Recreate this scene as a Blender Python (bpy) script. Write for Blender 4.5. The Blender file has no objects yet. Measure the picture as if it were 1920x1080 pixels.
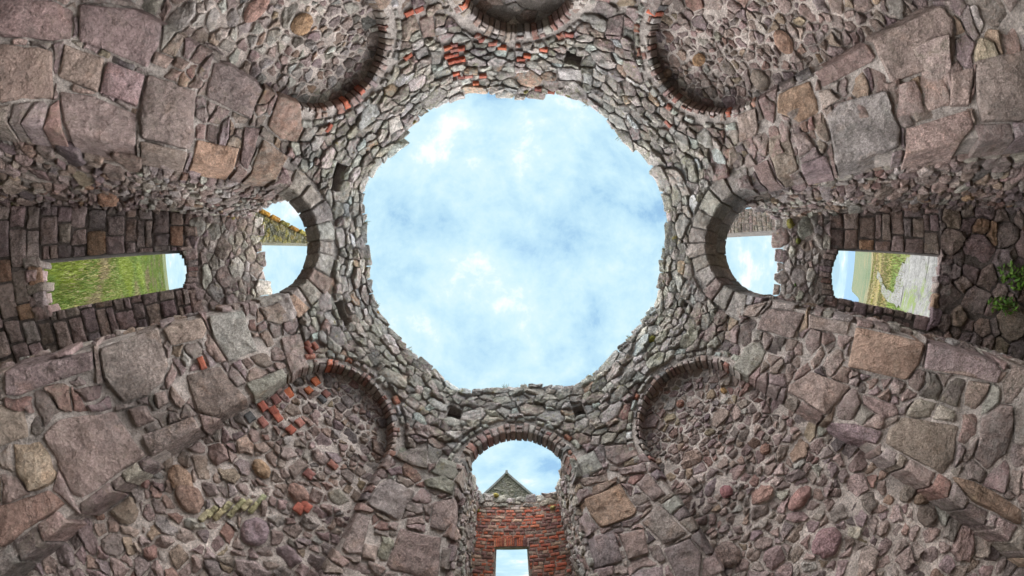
import bpy, math, random
from math import sin, cos, tan, atan2, pi, hypot, radians, sqrt
from mathutils import Vector, Matrix, noise

RNG = random.Random(7)
S = 2.5                       # metres per apothem of the octagonal tower

# ------------------------------------------------------------------ camera
KPX, TILT, SIDE = 635.3, 0.155, 0.016
CAMU = (-0.032, 0.146, 0.0)   # camera in apothem units, tower axis at 0,0; z = 0 is eye level
GZ = -0.86                    # ground level (apothem units)


def _mat():
    a, b = TILT, SIDE
    rx = ((1, 0, 0), (0, cos(a), sin(a)), (0, -sin(a), cos(a)))
    ry = ((cos(b), 0, sin(b)), (0, 1, 0), (-sin(b), 0, cos(b)))
    return [[sum(ry[i][k] * rx[k][j] for k in range(3)) for j in range(3)] for i in range(3)]


M = _mat()


def pdir(px, py):
    """direction in the place of a point of the 1920x1080 survey photograph"""
    u, v = px - 960, py - 540
    r = hypot(u, v)
    th = 2 * math.atan(r / KPX)
    s = sin(th) / max(r, 1e-9)
    c = (u * s, v * s, cos(th))
    return [sum(M[i][j] * c[j] for j in range(3)) for i in range(3)]


def project(P):
    d = [P[i] - CAMU[i] for i in range(3)]
    n = sqrt(sum(x * x for x in d))
    d = [x / n for x in d]
    c = [sum(M[i][j] * d[i] for i in range(3)) for j in range(3)]
    th = math.acos(max(-1, min(1, c[2])))
    r = KPX * tan(th / 2)
    q = max(hypot(c[0], c[1]), 1e-9)
    return 960 + r * c[0] / q, 540 + r * c[1] / q


scene = bpy.context.scene
COL = scene.collection
cam = bpy.data.cameras.new('camera')
cam.type = 'PANO'
cam.panorama_type = 'FISHEYE_LENS_POLYNOMIAL'
cam.sensor_fit = 'HORIZONTAL'
cam.sensor_width = 36.0
cam.sensor_height = 20.25
cam.fisheye_fov = 2 * pi
cam.fisheye_polynomial_k0 = 0.0
KF = [0.173311816, -0.00224264016, -0.000161198051, 4.92418215e-06]
cam.fisheye_polynomial_k1 = -KF[0]
cam.fisheye_polynomial_k2 = -KF[1]
cam.fisheye_polynomial_k3 = -KF[2]
cam.fisheye_polynomial_k4 = -KF[3]
cam.clip_start = 0.02
cam.clip_end = 60000
camo = bpy.data.objects.new('camera', cam)
COL.objects.link(camo)
mw = Matrix(((M[0][0], -M[0][1], -M[0][2], CAMU[0] * S),
             (M[1][0], -M[1][1], -M[1][2], CAMU[1] * S),
             (M[2][0], -M[2][1], -M[2][2], CAMU[2] * S),
             (0, 0, 0, 1)))
camo.matrix_world = mw
scene.camera = camo

# ------------------------------------------------------------------ sky, sun, exposure
SUN_EL, SUN_AZ = radians(82), radians(80)     # azimuth measured from +x towards +y
world = bpy.data.worlds.new('World')
scene.world = world
world.use_nodes = True
wn, wl = world.node_tree.nodes, world.node_tree.links
wn.clear()
w_out = wn.new('ShaderNodeOutputWorld')
w_bg = wn.new('ShaderNodeBackground')
w_bg.inputs['Strength'].default_value = 0.05
sky = wn.new('ShaderNodeTexSky')
sky.sky_type = 'NISHITA'
sky.sun_disc = False
sky.sun_elevation = SUN_EL
sky.sun_rotation = radians(90) - SUN_AZ
sky.air_density = 1.0
sky.dust_density = 0.3
tc = wn.new('ShaderNodeTexCoord')
sep = wn.new('ShaderNodeSeparateXYZ')
wl.new(tc.outputs['Generated'], sep.inputs[0])


def wmath(op, a, b=None, clamp=False):
    n = wn.new('ShaderNodeMath')
    n.operation = op
    n.use_clamp = clamp
    for i, x in enumerate((a, b)):
        if x is None:
            continue
        if isinstance(x, (int, float)):
            n.inputs[i].default_value = x
        else:
            wl.new(x, n.inputs[i])
    return n.outputs[0]


zz = wmath('ADD', wmath('MAXIMUM', sep.outputs[2], 0.0), 0.22)
cx = wmath('DIVIDE', sep.outputs[0], zz)
cy = wmath('DIVIDE', sep.outputs[1], zz)
comb = wn.new('ShaderNodeCombineXYZ')
wl.new(cx, comb.inputs[0])
wl.new(cy, comb.inputs[1])
comb.inputs[2].default_value = 5.2


def wnoise(scale, detail, rough, dist=0.0):
    n = wn.new('ShaderNodeTexNoise')
    n.inputs['Scale'].default_value = scale
    n.inputs['Detail'].default_value = detail
    n.inputs['Roughness'].default_value = rough
    n.inputs['Distortion'].default_value = dist
    wl.new(comb.outputs[0], n.inputs['Vector'])
    return n.outputs[0]


def wramp(src, stops):
    r = wn.new('ShaderNodeValToRGB')
    e = r.color_ramp.elements
    e[0].position, e[0].color = stops[0][0], (*stops[0][1], 1)
    e[1].position, e[1].color = stops[-1][0], (*stops[-1][1], 1)
    for p, c in stops[1:-1]:
        x = e.new(p)
        x.color = (*c, 1)
    wl.new(src, r.inputs[0])
    return r.outputs[0]


big = wnoise(1.35, 6, 0.6, 0.15)
fine = wnoise(6.0, 9, 0.66, 0.25)
cl = wmath('ADD', wmath('MULTIPLY', big, 0.74), wmath('MULTIPLY', fine, 0.26))
cover = wramp(cl, [(0.30, (0.55,) * 3), (0.42, (0.88,) * 3), (0.52, (0.97,) * 3), (0.62, (1,) * 3)])
bright = wramp(cl, [(0.37, (2.5, 4.3, 5.8)), (0.43, (3.4, 5.15, 6.2)), (0.49, (4.0, 5.65, 6.35)), (0.55, (4.6, 5.95, 6.45)), (0.62, (6.9, 7.2, 7.2))])
w_mix = wn.new('ShaderNodeMixRGB')
sk_gain = wn.new('ShaderNodeMixRGB')
sk_gain.blend_type = 'MULTIPLY'
sk_gain.inputs[0].default_value = 1.0
sk_gain.inputs[2].default_value = (0.9, 0.95, 1.0, 1)
wl.new(sky.outputs[0], sk_gain.inputs[1])
wl.new(cover, w_mix.inputs[0])
wl.new(sk_gain.outputs[0], w_mix.inputs[1])
wl.new(bright, w_mix.inputs[2])
wl.new(w_mix.outputs[0], w_bg.inputs['Color'])
wl.new(w_bg.outputs[0], w_out.inputs['Surface'])

sun = bpy.data.lights.new('sun', 'SUN')
sun.energy = 5.0
sun.angle = radians(110)
sun.color = (1.0, 0.95, 0.92)
suno = bpy.data.objects.new('sun', sun)
COL.objects.link(suno)
sd = Vector((cos(SUN_EL) * cos(SUN_AZ), cos(SUN_EL) * sin(SUN_AZ), sin(SUN_EL)))
suno.rotation_euler = sd.to_track_quat('Z', 'Y').to_euler()
suno.location = sd * 60

scene.view_settings.view_transform = 'Standard'
scene.view_settings.look = 'None'
scene.view_settings.gamma = 1.0
scene.view_settings.use_curve_mapping = False
scene.view_settings.exposure = 1.7
scene.render.engine = 'CYCLES'
scene.cycles.max_bounces = 10
scene.cycles.diffuse_bounces = 8

# ------------------------------------------------------------------ materials


class Mat:
    def __init__(self, name, rough=0.9):
        self.m = bpy.data.materials.new(name)
        self.m.use_nodes = True
        self.n, self.l = self.m.node_tree.nodes, self.m.node_tree.links
        self.b = self.n['Principled BSDF']
        self.b.inputs['Roughness'].default_value = rough
        self.b.inputs['Specular IOR Level'].default_value = 0.25
        g = self.n.new('ShaderNodeNewGeometry')
        self.pos = g.outputs['Position']

    def noise(self, scale, detail=4, rough=0.6, dist=0.0, vec=None, out=0):
        n = self.n.new('ShaderNodeTexNoise')
        n.inputs['Scale'].default_value = scale
        n.inputs['Detail'].default_value = detail
        n.inputs['Roughness'].default_value = rough
        n.inputs['Distortion'].default_value = dist
        self.l.new(vec or self.pos, n.inputs['Vector'])
        return n.outputs[out]

    def voro(self, scale, feature='F1'):
        n = self.n.new('ShaderNodeTexVoronoi')
        n.feature = feature
        n.inputs['Scale'].default_value = scale
        self.l.new(self.pos, n.inputs['Vector'])
        return n.outputs['Distance']

    def ramp(self, src, stops):
        r = self.n.new('ShaderNodeValToRGB')
        e = r.color_ramp.elements
        f = lambda c: (*c, 1) if isinstance(c, tuple) else (c, c, c, 1)
        e[0].position, e[0].color = stops[0][0], f(stops[0][1])
        e[1].position, e[1].color = stops[-1][0], f(stops[-1][1])
        for p, c in stops[1:-1]:
            e.new(p).color = f(c)
        self.l.new(src, r.inputs[0])
        return r.outputs[0]

    def mix(self, fac, a, b, mode='MIX'):
        n = self.n.new('ShaderNodeMixRGB')
        n.blend_type = mode
        for i, x in enumerate((fac, a, b)):
            if isinstance(x, (int, float)):
                n.inputs[i].default_value = x if i == 0 else (x, x, x, 1)
            elif isinstance(x, tuple):
                n.inputs[i].default_value = (*x, 1)
            else:
                self.l.new(x, n.inputs[i])
        return n.outputs[0]

    def math(self, op, a, b=None):
        n = self.n.new('ShaderNodeMath')
        n.operation = op
        for i, x in enumerate((a, b)):
            if isinstance(x, (int, float)):
                n.inputs[i].default_value = x
            elif x is not None:
                self.l.new(x, n.inputs[i])
        return n.outputs[0]

    def attr(self, name):
        n = self.n.new('ShaderNodeAttribute')
        n.attribute_name = name
        return n

    def color(self, c):
        if isinstance(c, tuple):
            self.b.inputs['Base Color'].default_value = (*c, 1)
        else:
            self.l.new(c, self.b.inputs['Base Color'])

    def bump(self, layers):
        prev = None
        for src, dist in layers:
            n = self.n.new('ShaderNodeBump')
            n.inputs['Strength'].default_value = 1.0
            n.inputs['Distance'].default_value = dist
            self.l.new(src, n.inputs['Height'])
            if prev:
                self.l.new(prev, n.inputs['Normal'])
            prev = n.outputs[0]
        self.l.new(prev, self.b.inputs['Normal'])


def stone_material():
    k = Mat('weathered_stone', 0.92)
    a = k.attr('tint')
    blotch = k.noise(9, 5, 0.65, 0.4)
    c = k.mix(1.0, a.outputs['Color'], k.ramp(blotch, [(0.3, 0.72), (0.5, 1.0), (0.72, 1.3)]), 'MULTIPLY')
    warm = k.noise(5.5, 4, 0.6, 0.3)
    c = k.mix(k.ramp(warm, [(0.55, 0.0), (0.72, 0.5)]), c, k.mix(1.0, c, (1.2, 0.97, 0.78), 'MULTIPLY'))
    cool = k.noise(4.1, 4, 0.6, 0.6, None)
    c = k.mix(k.ramp(cool, [(0.25, 0.5), (0.45, 0.0)]), c, k.mix(1.0, c, (0.86, 0.98, 0.98), 'MULTIPLY'))
    grain = k.noise(82, 3, 0.8)
    c = k.mix(1.0, c, k.ramp(grain, [(0.32, 0.5), (0.45, 0.93), (0.55, 1.07), (0.68, 1.55)]), 'MULTIPLY')
    coarse = k.noise(30, 6, 0.82, 0.6)
    c = k.mix(1.0, c, k.ramp(coarse, [(0.3, 0.55), (0.46, 0.95), (0.56, 1.06), (0.7, 1.5)]), 'MULTIPLY')
    pits = k.noise(46, 4, 0.75)
    c = k.mix(1.0, c, k.ramp(pits, [(0.28, 0.45), (0.42, 0.92), (0.55, 1.05), (0.72, 1.55)]), 'MULTIPLY')
    spots = k.noise(26, 5, 0.8, 0.5)
    c = k.mix(k.ramp(spots, [(0.56, 0.0), (0.66, 0.55)]), c, k.mix(1.0, c, (0.52, 0.5, 0.5), 'MULTIPLY'))
    oi = k.n.new('ShaderNodeObjectInfo').outputs['Random']
    c = k.mix(k.math('MULTIPLY', oi, 0.55), c, k.mix(1.0, a.outputs['Color'], k.ramp(coarse, [(0.3, 0.6), (0.5, 1.0), (0.7, 1.35)]), 'MULTIPLY'))
    stain = k.noise(1.5, 5, 0.7, 0.5)
    c = k.mix(1.0, c, k.ramp(stain, [(0.32, 0.58), (0.46, 0.92), (0.6, 1.1)]), 'MULTIPLY')
    # lichen: amount is painted per stone (alpha)
    li = k.noise(14, 6, 0.7, 0.8)
    lm = k.math('MULTIPLY', k.ramp(li, [(0.46, 0.0), (0.60, 1.0)]), a.outputs['Alpha'])
    lc = k.mix(k.ramp(k.noise(3.0, 3, 0.5), [(0.42, 0.0), (0.6, 1.0)]), (0.37, 0.375, 0.36), (0.29, 0.285, 0.20))
    c = k.mix(lm, c, lc)
    ye = k.noise(7, 5, 0.7, 0.5)
    ym = k.math('MULTIPLY', k.ramp(ye, [(0.63, 0.0), (0.70, 0.8)]), a.outputs['Alpha'])
    c = k.mix(ym, c, (0.33, 0.25, 0.05))
    k.color(c)
    k.bump([(k.noise(9, 6, 0.78, 0.3), 0.09), (k.voro(13), 0.06), (pits, 0.026), (grain, 0.007)])
    return k.m


def mortar_material():
    k = Mat('lime_mortar', 0.95)
    a = k.attr('tint')
    c = k.mix(1.0, a.outputs['Color'], k.ramp(k.noise(7, 6, 0.7, 0.4), [(0.3, 0.55), (0.5, 1.0), (0.7, 1.25)]), 'MULTIPLY')
    c = k.mix(1.0, c, k.ramp(k.noise(1.5, 5, 0.7, 0.5), [(0.32, 0.6), (0.46, 0.92), (0.6, 1.08)]), 'MULTIPLY')
    c = k.mix(1.0, c, k.ramp(k.noise(70, 4, 0.75), [(0.3, 0.55), (0.5, 1.0), (0.7, 1.35)]), 'MULTIPLY')
    k.color(c)
    k.bump([(k.noise(18, 6, 0.75, 0.3), 0.06), (k.noise(60, 4, 0.75), 0.014)])
    return k.m


def brick_material():
    k = Mat('old_brick', 0.9)
    a = k.attr('tint')
    c = k.mix(1.0, a.outputs['Color'], k.ramp(k.noise(18, 5, 0.7, 0.4), [(0.3, 0.6), (0.5, 1.0), (0.7, 1.25)]), 'MULTIPLY')
    c = k.mix(1.0, c, k.ramp(k.noise(130, 3, 0.7), [(0.3, 0.65), (0.5, 1.0), (0.7, 1.3)]), 'MULTIPLY')
    lm = k.math('MULTIPLY', k.ramp(k.noise(16, 6, 0.7, 0.8), [(0.48, 0.0), (0.62, 1.0)]), a.outputs['Alpha'])
    c = k.mix(lm, c, (0.38, 0.38, 0.36))
    k.color(c)
    k.bump([(k.noise(30, 5, 0.7), 0.012), (k.noise(120, 3, 0.7), 0.003)])
    return k.m


def leaf_material():
    k = Mat('leaf_green', 0.6)
    a = k.attr('tint')
    c = k.mix(1.0, a.outputs['Color'], k.ramp(k.noise(25, 2), [(0.3, 0.6), (0.7, 1.3)]), 'MULTIPLY')
    k.color(c)
    return k.m


def ground_material():
    k = Mat('meadow_ground', 0.95)
    a = k.attr('tint')
    n1 = k.noise(0.35, 6, 0.65, 0.5)
    c = k.mix(1.0, a.outputs['Color'], k.ramp(n1, [(0.3, (0.7, 0.85, 0.5)), (0.5, (1.0, 1.0, 1.0)), (0.66, (1.35, 1.15, 1.0))]), 'MULTIPLY')
    dry = k.noise(0.13, 5, 0.65, 0.4)
    c = k.mix(k.ramp(dry, [(0.5, 0.0), (0.64, 0.8)]), c, (0.12, 0.095, 0.05))
    c = k.mix(1.0, c, k.ramp(k.noise(6, 5, 0.75), [(0.3, 0.45), (0.5, 1.0), (0.72, 1.5)]), 'MULTIPLY')
    k.color(c)
    k.bump([(k.noise(5, 6, 0.75), 0.12)])
    return k.m


def simple(name, col, scale, bump, rough=0.9, lo=0.65, hi=1.35):
    k = Mat(name, rough)
    c = k.mix(1.0, col, k.ramp(k.noise(scale, 6, 0.7, 0.3), [(0.3, lo), (0.5, 1.0), (0.7, hi)]), 'MULTIPLY')
    k.color(c)
    if bump:
        k.bump([(k.noise(scale * 2, 5, 0.7), bump)])
    return k.m


MSTONE, MMORT, MBRICK, MLEAF, MGRND = stone_material(), mortar_material(), brick_material(), leaf_material(), ground_material()


def path_material():
    k = Mat('stony_path', 0.92)
    c = k.mix(1.0, (0.105, 0.104, 0.10), k.ramp(k.noise(2.4, 7, 0.75, 0.4), [(0.3, 0.45), (0.5, 1.0), (0.68, 1.4)]), 'MULTIPLY')
    c = k.mix(1.0, c, k.ramp(k.noise(14, 4, 0.75), [(0.3, 0.5), (0.5, 1.0), (0.7, 1.4)]), 'MULTIPLY')
    c = k.mix(k.ramp(k.noise(0.9, 6, 0.75, 0.6), [(0.53, 0.0), (0.6, 0.9)]), c, (0.075, 0.105, 0.022))
    k.color(c)
    k.bump([(k.noise(5, 6, 0.75), 0.08)])
    return k.m


MPATH = path_material()
MSEA = simple('sea_water', (0.035, 0.085, 0.16), 0.02, 0.0, 0.35, 0.85, 1.15)
MEARTH = simple('trodden_earth', (0.09, 0.075, 0.055), 4, 0.05)
MSLATE = simple('coping_slate', (0.15, 0.15, 0.15), 9, 0.01)


# ------------------------------------------------------------------ mesh and naming helpers
def finish(name, verts, faces, mat, parent=None, tint=None, smooth=True, sharp=38, tints=None):
    me = bpy.data.meshes.new(name)
    me.from_pydata(verts, [], faces)
    me.materials.append(mat)
    if tints is not None or tint is not None:
        ca = me.color_attributes.new('tint', 'FLOAT_COLOR', 'POINT')
        if tints is not None:
            flat = [x for t in tints for x in t]
        else:
            flat = list(tint) * len(verts)
        ca.data.foreach_set('color', flat)
    if smooth:
        me.polygons.foreach_set('use_smooth', [True] * len(me.polygons))
        if sharp:
            me.set_sharp_from_angle(angle=radians(sharp))
    me.update()
    o = bpy.data.objects.new(name, me)
    COL.objects.link(o)
    if parent is not None:
        o.parent = parent
    return o


def thing(name, label, cat, loc=(0, 0, 0), group=None):
    o = bpy.data.objects.new(name, None)
    o.empty_display_size = 0.2
    COL.objects.link(o)
    o.location = loc
    o['label'] = label
    o['category'] = cat
    o['kind'] = 'thing'
    if group:
        o['group'] = group
    return o


def tag(o, label=None, cat=None, kind=None, group=None):
    for k, v in (('label', label), ('category', cat), ('kind', kind), ('group', group)):
        if v:
            o[k] = v
    return o


# ------------------------------------------------------------------ surfaces: (u, v) on the wall, h proud of it
FW = 2 * tan(pi / 8)          # face width
RC = 0.275                    # corner rounding
T0 = FW / 2 - RC * tan(pi / 8)


class Tower:
    flip = True

    def at(self, u, v, h):
        k = math.floor((u + FW / 2) / FW)
        t = u - k * FW
        a = k * pi / 4
        at_ = abs(t)
        if at_ <= T0:
            x, y, nx, ny = 1.0, t, 1.0, 0.0
        else:
            b = (at_ - T0) / (FW / 2 - T0) * pi / 8
            x, y = 1 - RC + RC * cos(b), T0 + RC * sin(b)
            nx, ny = cos(b), sin(b)
            if t < 0:
                y, ny = -y, -ny
        x -= nx * h
        y -= ny * h
        return (x * cos(a) - y * sin(a), x * sin(a) + y * cos(a), v)


class Plane:
    def __init__(self, o, u, n):
        self.o, self.u, self.n = o, u, n
        self.flip = (u[1] * n[0] - u[0] * n[1]) < 0

    def at(self, u, v, h):
        return (self.o[0] + self.u[0] * u + self.n[0] * h, self.o[1] + self.u[1] * u + self.n[1] * h, v)


def faceplane(k, d):
    a = k * pi / 4
    return Plane((d * cos(a), d * sin(a)), (-sin(a), cos(a)), (-cos(a), -sin(a)))


def px_plane(pl, x, y):
    d = pdir(x, y)
    den = d[0] * pl.n[0] + d[1] * pl.n[1]
    s = ((pl.o[0] - CAMU[0]) * pl.n[0] + (pl.o[1] - CAMU[1]) * pl.n[1]) / den
    P = [CAMU[i] + d[i] * s for i in range(3)]
    return ((P[0] - pl.o[0]) * pl.u[0] + (P[1] - pl.o[1]) * pl.u[1], P[2])


def px_tower(x, y):
    d = pdir(x, y)
    best = None
    for k in range(8):
        a = k * pi / 4
        n = (cos(a), sin(a))
        den = d[0] * n[0] + d[1] * n[1]
        if den <= 0:
            continue
        s = (1 - CAMU[0] * n[0] - CAMU[1] * n[1]) / den
        if best is None or s < best[0]:
            P = [CAMU[i] + d[i] * s for i in range(3)]
            best = (s, k * FW + (-P[0] * sin(a) + P[1] * cos(a)), P[2])
    return best[1], best[2]


TW = Tower()
PERIM = 8 * FW


# ------------------------------------------------------------------ polygon tools
def area(p):
    return 0.5 * sum(p[i][0] * p[(i + 1) % len(p)][1] - p[(i + 1) % len(p)][0] * p[i][1] for i in range(len(p)))


def cent(p):
    return sum(q[0] for q in p) / len(p), sum(q[1] for q in p) / len(p)


def hull(pts):
    pts = sorted(set(pts))
    def half(it):
        h = []
        for p in it:
            while len(h) > 1 and (h[-1][0] - h[-2][0]) * (p[1] - h[-2][1]) - (h[-1][1] - h[-2][1]) * (p[0] - h[-2][0]) <= 0:
                h.pop()
            h.append(p)
        return h
    a, b = half(pts), half(reversed(pts))
    return a[:-1] + b[:-1]


def clip(p, nx, ny, c):
    """keep nx*x + ny*y <= c"""
    out = []
    n = len(p)
    for i in range(n):
        a, b = p[i], p[(i + 1) % n]
        da, db = nx * a[0] + ny * a[1] - c, nx * b[0] + ny * b[1] - c
        if da <= 0:
            out.append(a)
        if (da < 0 < db) or (db < 0 < da):
            t = da / (da - db)
            out.append((a[0] + (b[0] - a[0]) * t, a[1] + (b[1] - a[1]) * t))
    return out


def inpoly(p, q):
    for i in range(len(p)):
        a, b = p[i], p[(i + 1) % len(p)]
        if (b[0] - a[0]) * (q[1] - a[1]) - (b[1] - a[1]) * (q[0] - a[0]) < 0:
            return False
    return True


def sep_edge(block, q):
    """edge of a convex block that best separates it from the point q"""
    best = None
    for i in range(len(block)):
        a, b = block[i], block[(i + 1) % len(block)]
        ex, ey = b[0] - a[0], b[1] - a[1]
        L = hypot(ex, ey)
        if L < 1e-6:
            continue
        nx, ny = ey / L, -ex / L                 # outward
        d = nx * (q[0] - a[0]) + ny * (q[1] - a[1])
        if best is None or d > best[0]:
            best = (d, nx, ny, nx * a[0] + ny * a[1])
    return best


def scatter(rng, u0, u1, v0, v1, size, ok, aspect, tries, snap=None):
    """dart throwing with a local stone size; returns (u, v, size)"""
    cell = 0.05
    grid, out = {}, []
    for _ in range(tries):
        u, v = rng.uniform(u0, u1), rng.uniform(v0, v1)
        if snap:
            v = snap(u, v)
        if not ok(u, v):
            continue
        s = size(u, v) * rng.choice((0.5, 0.62, 0.75, 0.9, 1.0, 1.15, 1.4, 1.75))
        gi, gj = int(u // cell), int(v // cell)
        rad = 3
        hit = False
        for i in range(gi - rad, gi + rad + 1):
            for j in range(gj - rad, gj + rad + 1):
                for (a, b, c) in grid.get((i, j), ()):
                    m = 0.5 * (s + c) * 0.86
                    du, dv = (u - a) / aspect, v - b
                    if du * du + dv * dv < m * m:
                        hit = True
                        break
                if hit:
                    break
            if hit:
                break
        if not hit:
            grid.setdefault((gi, gj), []).append((u, v, s))
            out.append((u, v, s))
    return out


def voronoi(seeds, aspect, blocks, extra):
    cell = 0.12
    grid = {}
    for i, (u, v, s) in enumerate(seeds):
        grid.setdefault((int(u // cell), int(v // cell)), []).append(i)
    bb = [(min(q[0] for q in b), max(q[0] for q in b), min(q[1] for q in b), max(q[1] for q in b)) for b in blocks]
    out = []
    for i, (u, v, s) in enumerate(seeds):
        R = s * 0.95
        p = [(u - R * aspect, v - R), (u + R * aspect, v - R), (u + R * aspect, v + R), (u - R * aspect, v + R)]
        gi, gj = int(u // cell), int(v // cell)
        near = []
        for a in range(gi - 2, gi + 3):
            for b in range(gj - 2, gj + 3):
                near += grid.get((a, b), [])
        near = sorted((((seeds[j][0] - u) / aspect) ** 2 + (seeds[j][1] - v) ** 2, j) for j in near if j != i)[:22]
        for d2, j in near:
            uj, vj, sj = seeds[j]
            nx, ny = (uj - u) / aspect ** 2, vj - v
            # power diagram: bigger stones push the joint towards the smaller neighbour
            mu, mv = 0.5 * (u + uj), 0.5 * (v + vj)
            c = nx * mu + ny * mv + 0.25 * (s * s - sj * sj) * 0.5
            p = clip(p, nx, ny, c)
            if len(p) < 3:
                break
        if len(p) < 3:
            continue
        for b, (x0, x1, y0, y1) in zip(blocks, bb):
            if x0 - 0.15 < u < x1 + 0.15 and y0 - 0.15 < v < y1 + 0.15:
                e = sep_edge(b, (u, v))
                if e[0] <= 0:
                    p = []
                    break
                p = clip(p, -e[1], -e[2], -e[3])
                if len(p) < 3:
                    break
        if len(p) < 3:
            continue
        p = extra(p, u, v)
        if len(p) < 3:
            continue
        if area(p) < 0.12 * s * s * aspect * 0.25:
            continue
        out.append((p, s))
    return out


# ------------------------------------------------------------------ one stone
def outline(p, rng, rough, corner=0.22, seg=None, warp=0.0):
    """break up and round a convex outline"""
    A = sqrt(max(area(p), 1e-9))
    q = []
    n = len(p)
    for i in range(n):
        a, b = p[i], p[(i + 1) % n]
        L = hypot(b[0] - a[0], b[1] - a[1])
        if L < 0.12 * A:
            q.append(((a[0] + b[0]) / 2, (a[1] + b[1]) / 2))
            continue
        c = corner * min(1.0, 0.55 * A / L)
        q.append((a[0] + (b[0] - a[0]) * c, a[1] + (b[1] - a[1]) * c))
        m = 1 if L < 0.7 * A else 2 if L < 1.2 * A else 3
        if seg:
            m = max(m, int(L / seg))
        if L > (0.25 if warp else 0.5) * A:
            for j in range(1, m + 1):
                t = j / (m + 1)
                q.append((a[0] + (b[0] - a[0]) * t, a[1] + (b[1] - a[1]) * t))
        q.append((b[0] + (a[0] - b[0]) * c, b[1] + (a[1] - b[1]) * c))
    if warp:
        q = [(x + warp * (noise.noise((x * 17, y * 17, 1.7)) + .5 * noise.noise((x * 47, y * 47, 4.1))),
              y + warp * (noise.noise((x * 17, y * 17, 11.7)) + .5 * noise.noise((x * 47, y * 47, 14.1)))) for x, y in q]
    cx, cy = cent(q)
    out = []
    for (x, y) in q:
        d = hypot(x - cx, y - cy) + 1e-9
        k = 1 - abs(rng.gauss(0, rough)) * A / d
        out.append((cx + (x - cx) * k, cy + (y - cy) * k))
    return out


def stone_geo(surf, p, rng, H=0.014, gap=0.004, bevel=0.007, rough=0.05, depth=0.02, relief=0.35, tilt=0.12, corner=0.22,
              seg=None, edge=0.6, back=None, warp=0.0):
    """verts and faces of one irregular stone set in the wall (metres)"""
    if area(p) < 0:
        p = p[::-1]
    A = sqrt(max(area(p), 1e-9))
    cx, cy = cent(p)
    g = min(gap, 0.2 * A)
    p = [(cx + (x - cx) * (1 - g / (hypot(x - cx, y - cy) + 1e-9)), cy + (y - cy) * (1 - g / (hypot(x - cx, y - cy) + 1e-9))) for x, y in p]
    q = outline(p, rng, rough, corner, seg, warp)
    n = len(q)
    cx, cy = cent(q)
    tu, tv = rng.uniform(-tilt, tilt), rng.uniform(-tilt, tilt)
    off = rng.uniform(0, 50)
    big = A > 0.09

    def top(x, y):
        w = noise.noise((x * 28 + off, y * 28, off)) * 0.6 + noise.noise((x * 70, y * 70 + off, off)) * 0.4
        if big:
            w = w * 0.6 + noise.noise((x * 13 + off, y * 13, off)) * 0.9
        return H + (x - cx) * tu + (y - cy) * tv + w * relief * min(H, 0.022)

    verts, rings = [], []

    def ring(scale_in, hf):
        base = len(verts)
        for (x, y) in q:
            d = hypot(x - cx, y - cy) + 1e-9
            k = max(0.1, 1 - scale_in / d) if scale_in < 0.5 * A else 0.5
            X, Y = cx + (x - cx) * k, cy + (y - cy) * k
            verts.append(surf.at(X, Y, hf(X, Y)))
        rings.append(base)

    def ringf(k, hf):
        base = len(verts)
        for (x, y) in q:
            j = k * rng.uniform(0.88, 1.1)
            X, Y = cx + (x - cx) * j, cy + (y - cy) * j
            verts.append(surf.at(X, Y, hf(X, Y)))
        rings.append(base)

    bv = min(bevel, 0.16 * A)
    ring(-0.001, lambda x, y: -depth)
    if depth > 0.05:
        for f in (0.66, 0.33):
            ring(0.0, lambda x, y: -depth * f + rng.uniform(-0.003, 0.003))
    ring(0.0, lambda x, y: top(x, y) * 0.45 if edge is None else top(x, y) - bv * edge - 0.001)
    ring(bv, lambda x, y: top(x, y))
    if A > 0.03:
        ringf(0.62, lambda x, y: top(x, y) + 0.0012)
    if big:
        ringf(0.36, lambda x, y: top(x, y) + 0.0015)
    faces = []
    for r0, r1 in zip(rings[:-1], rings[1:]):
        for i in range(n):
            j = (i + 1) % n
            faces.append((r0 + i, r0 + j, r1 + j, r1 + i))
    c = len(verts)
    verts.append(surf.at(cx, cy, top(cx, cy) + 0.001))
    r = rings[-1]
    for i in range(n):
        faces.append((r + i, r + (i + 1) % n, c))
    if back:
        faces.append(tuple(reversed(range(rings[0], rings[0] + n))))
    if surf.flip:
        faces = [f[::-1] for f in faces]
    verts = [(a * S, b * S, z * S) for a, b, z in verts]
    return verts, faces


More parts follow.
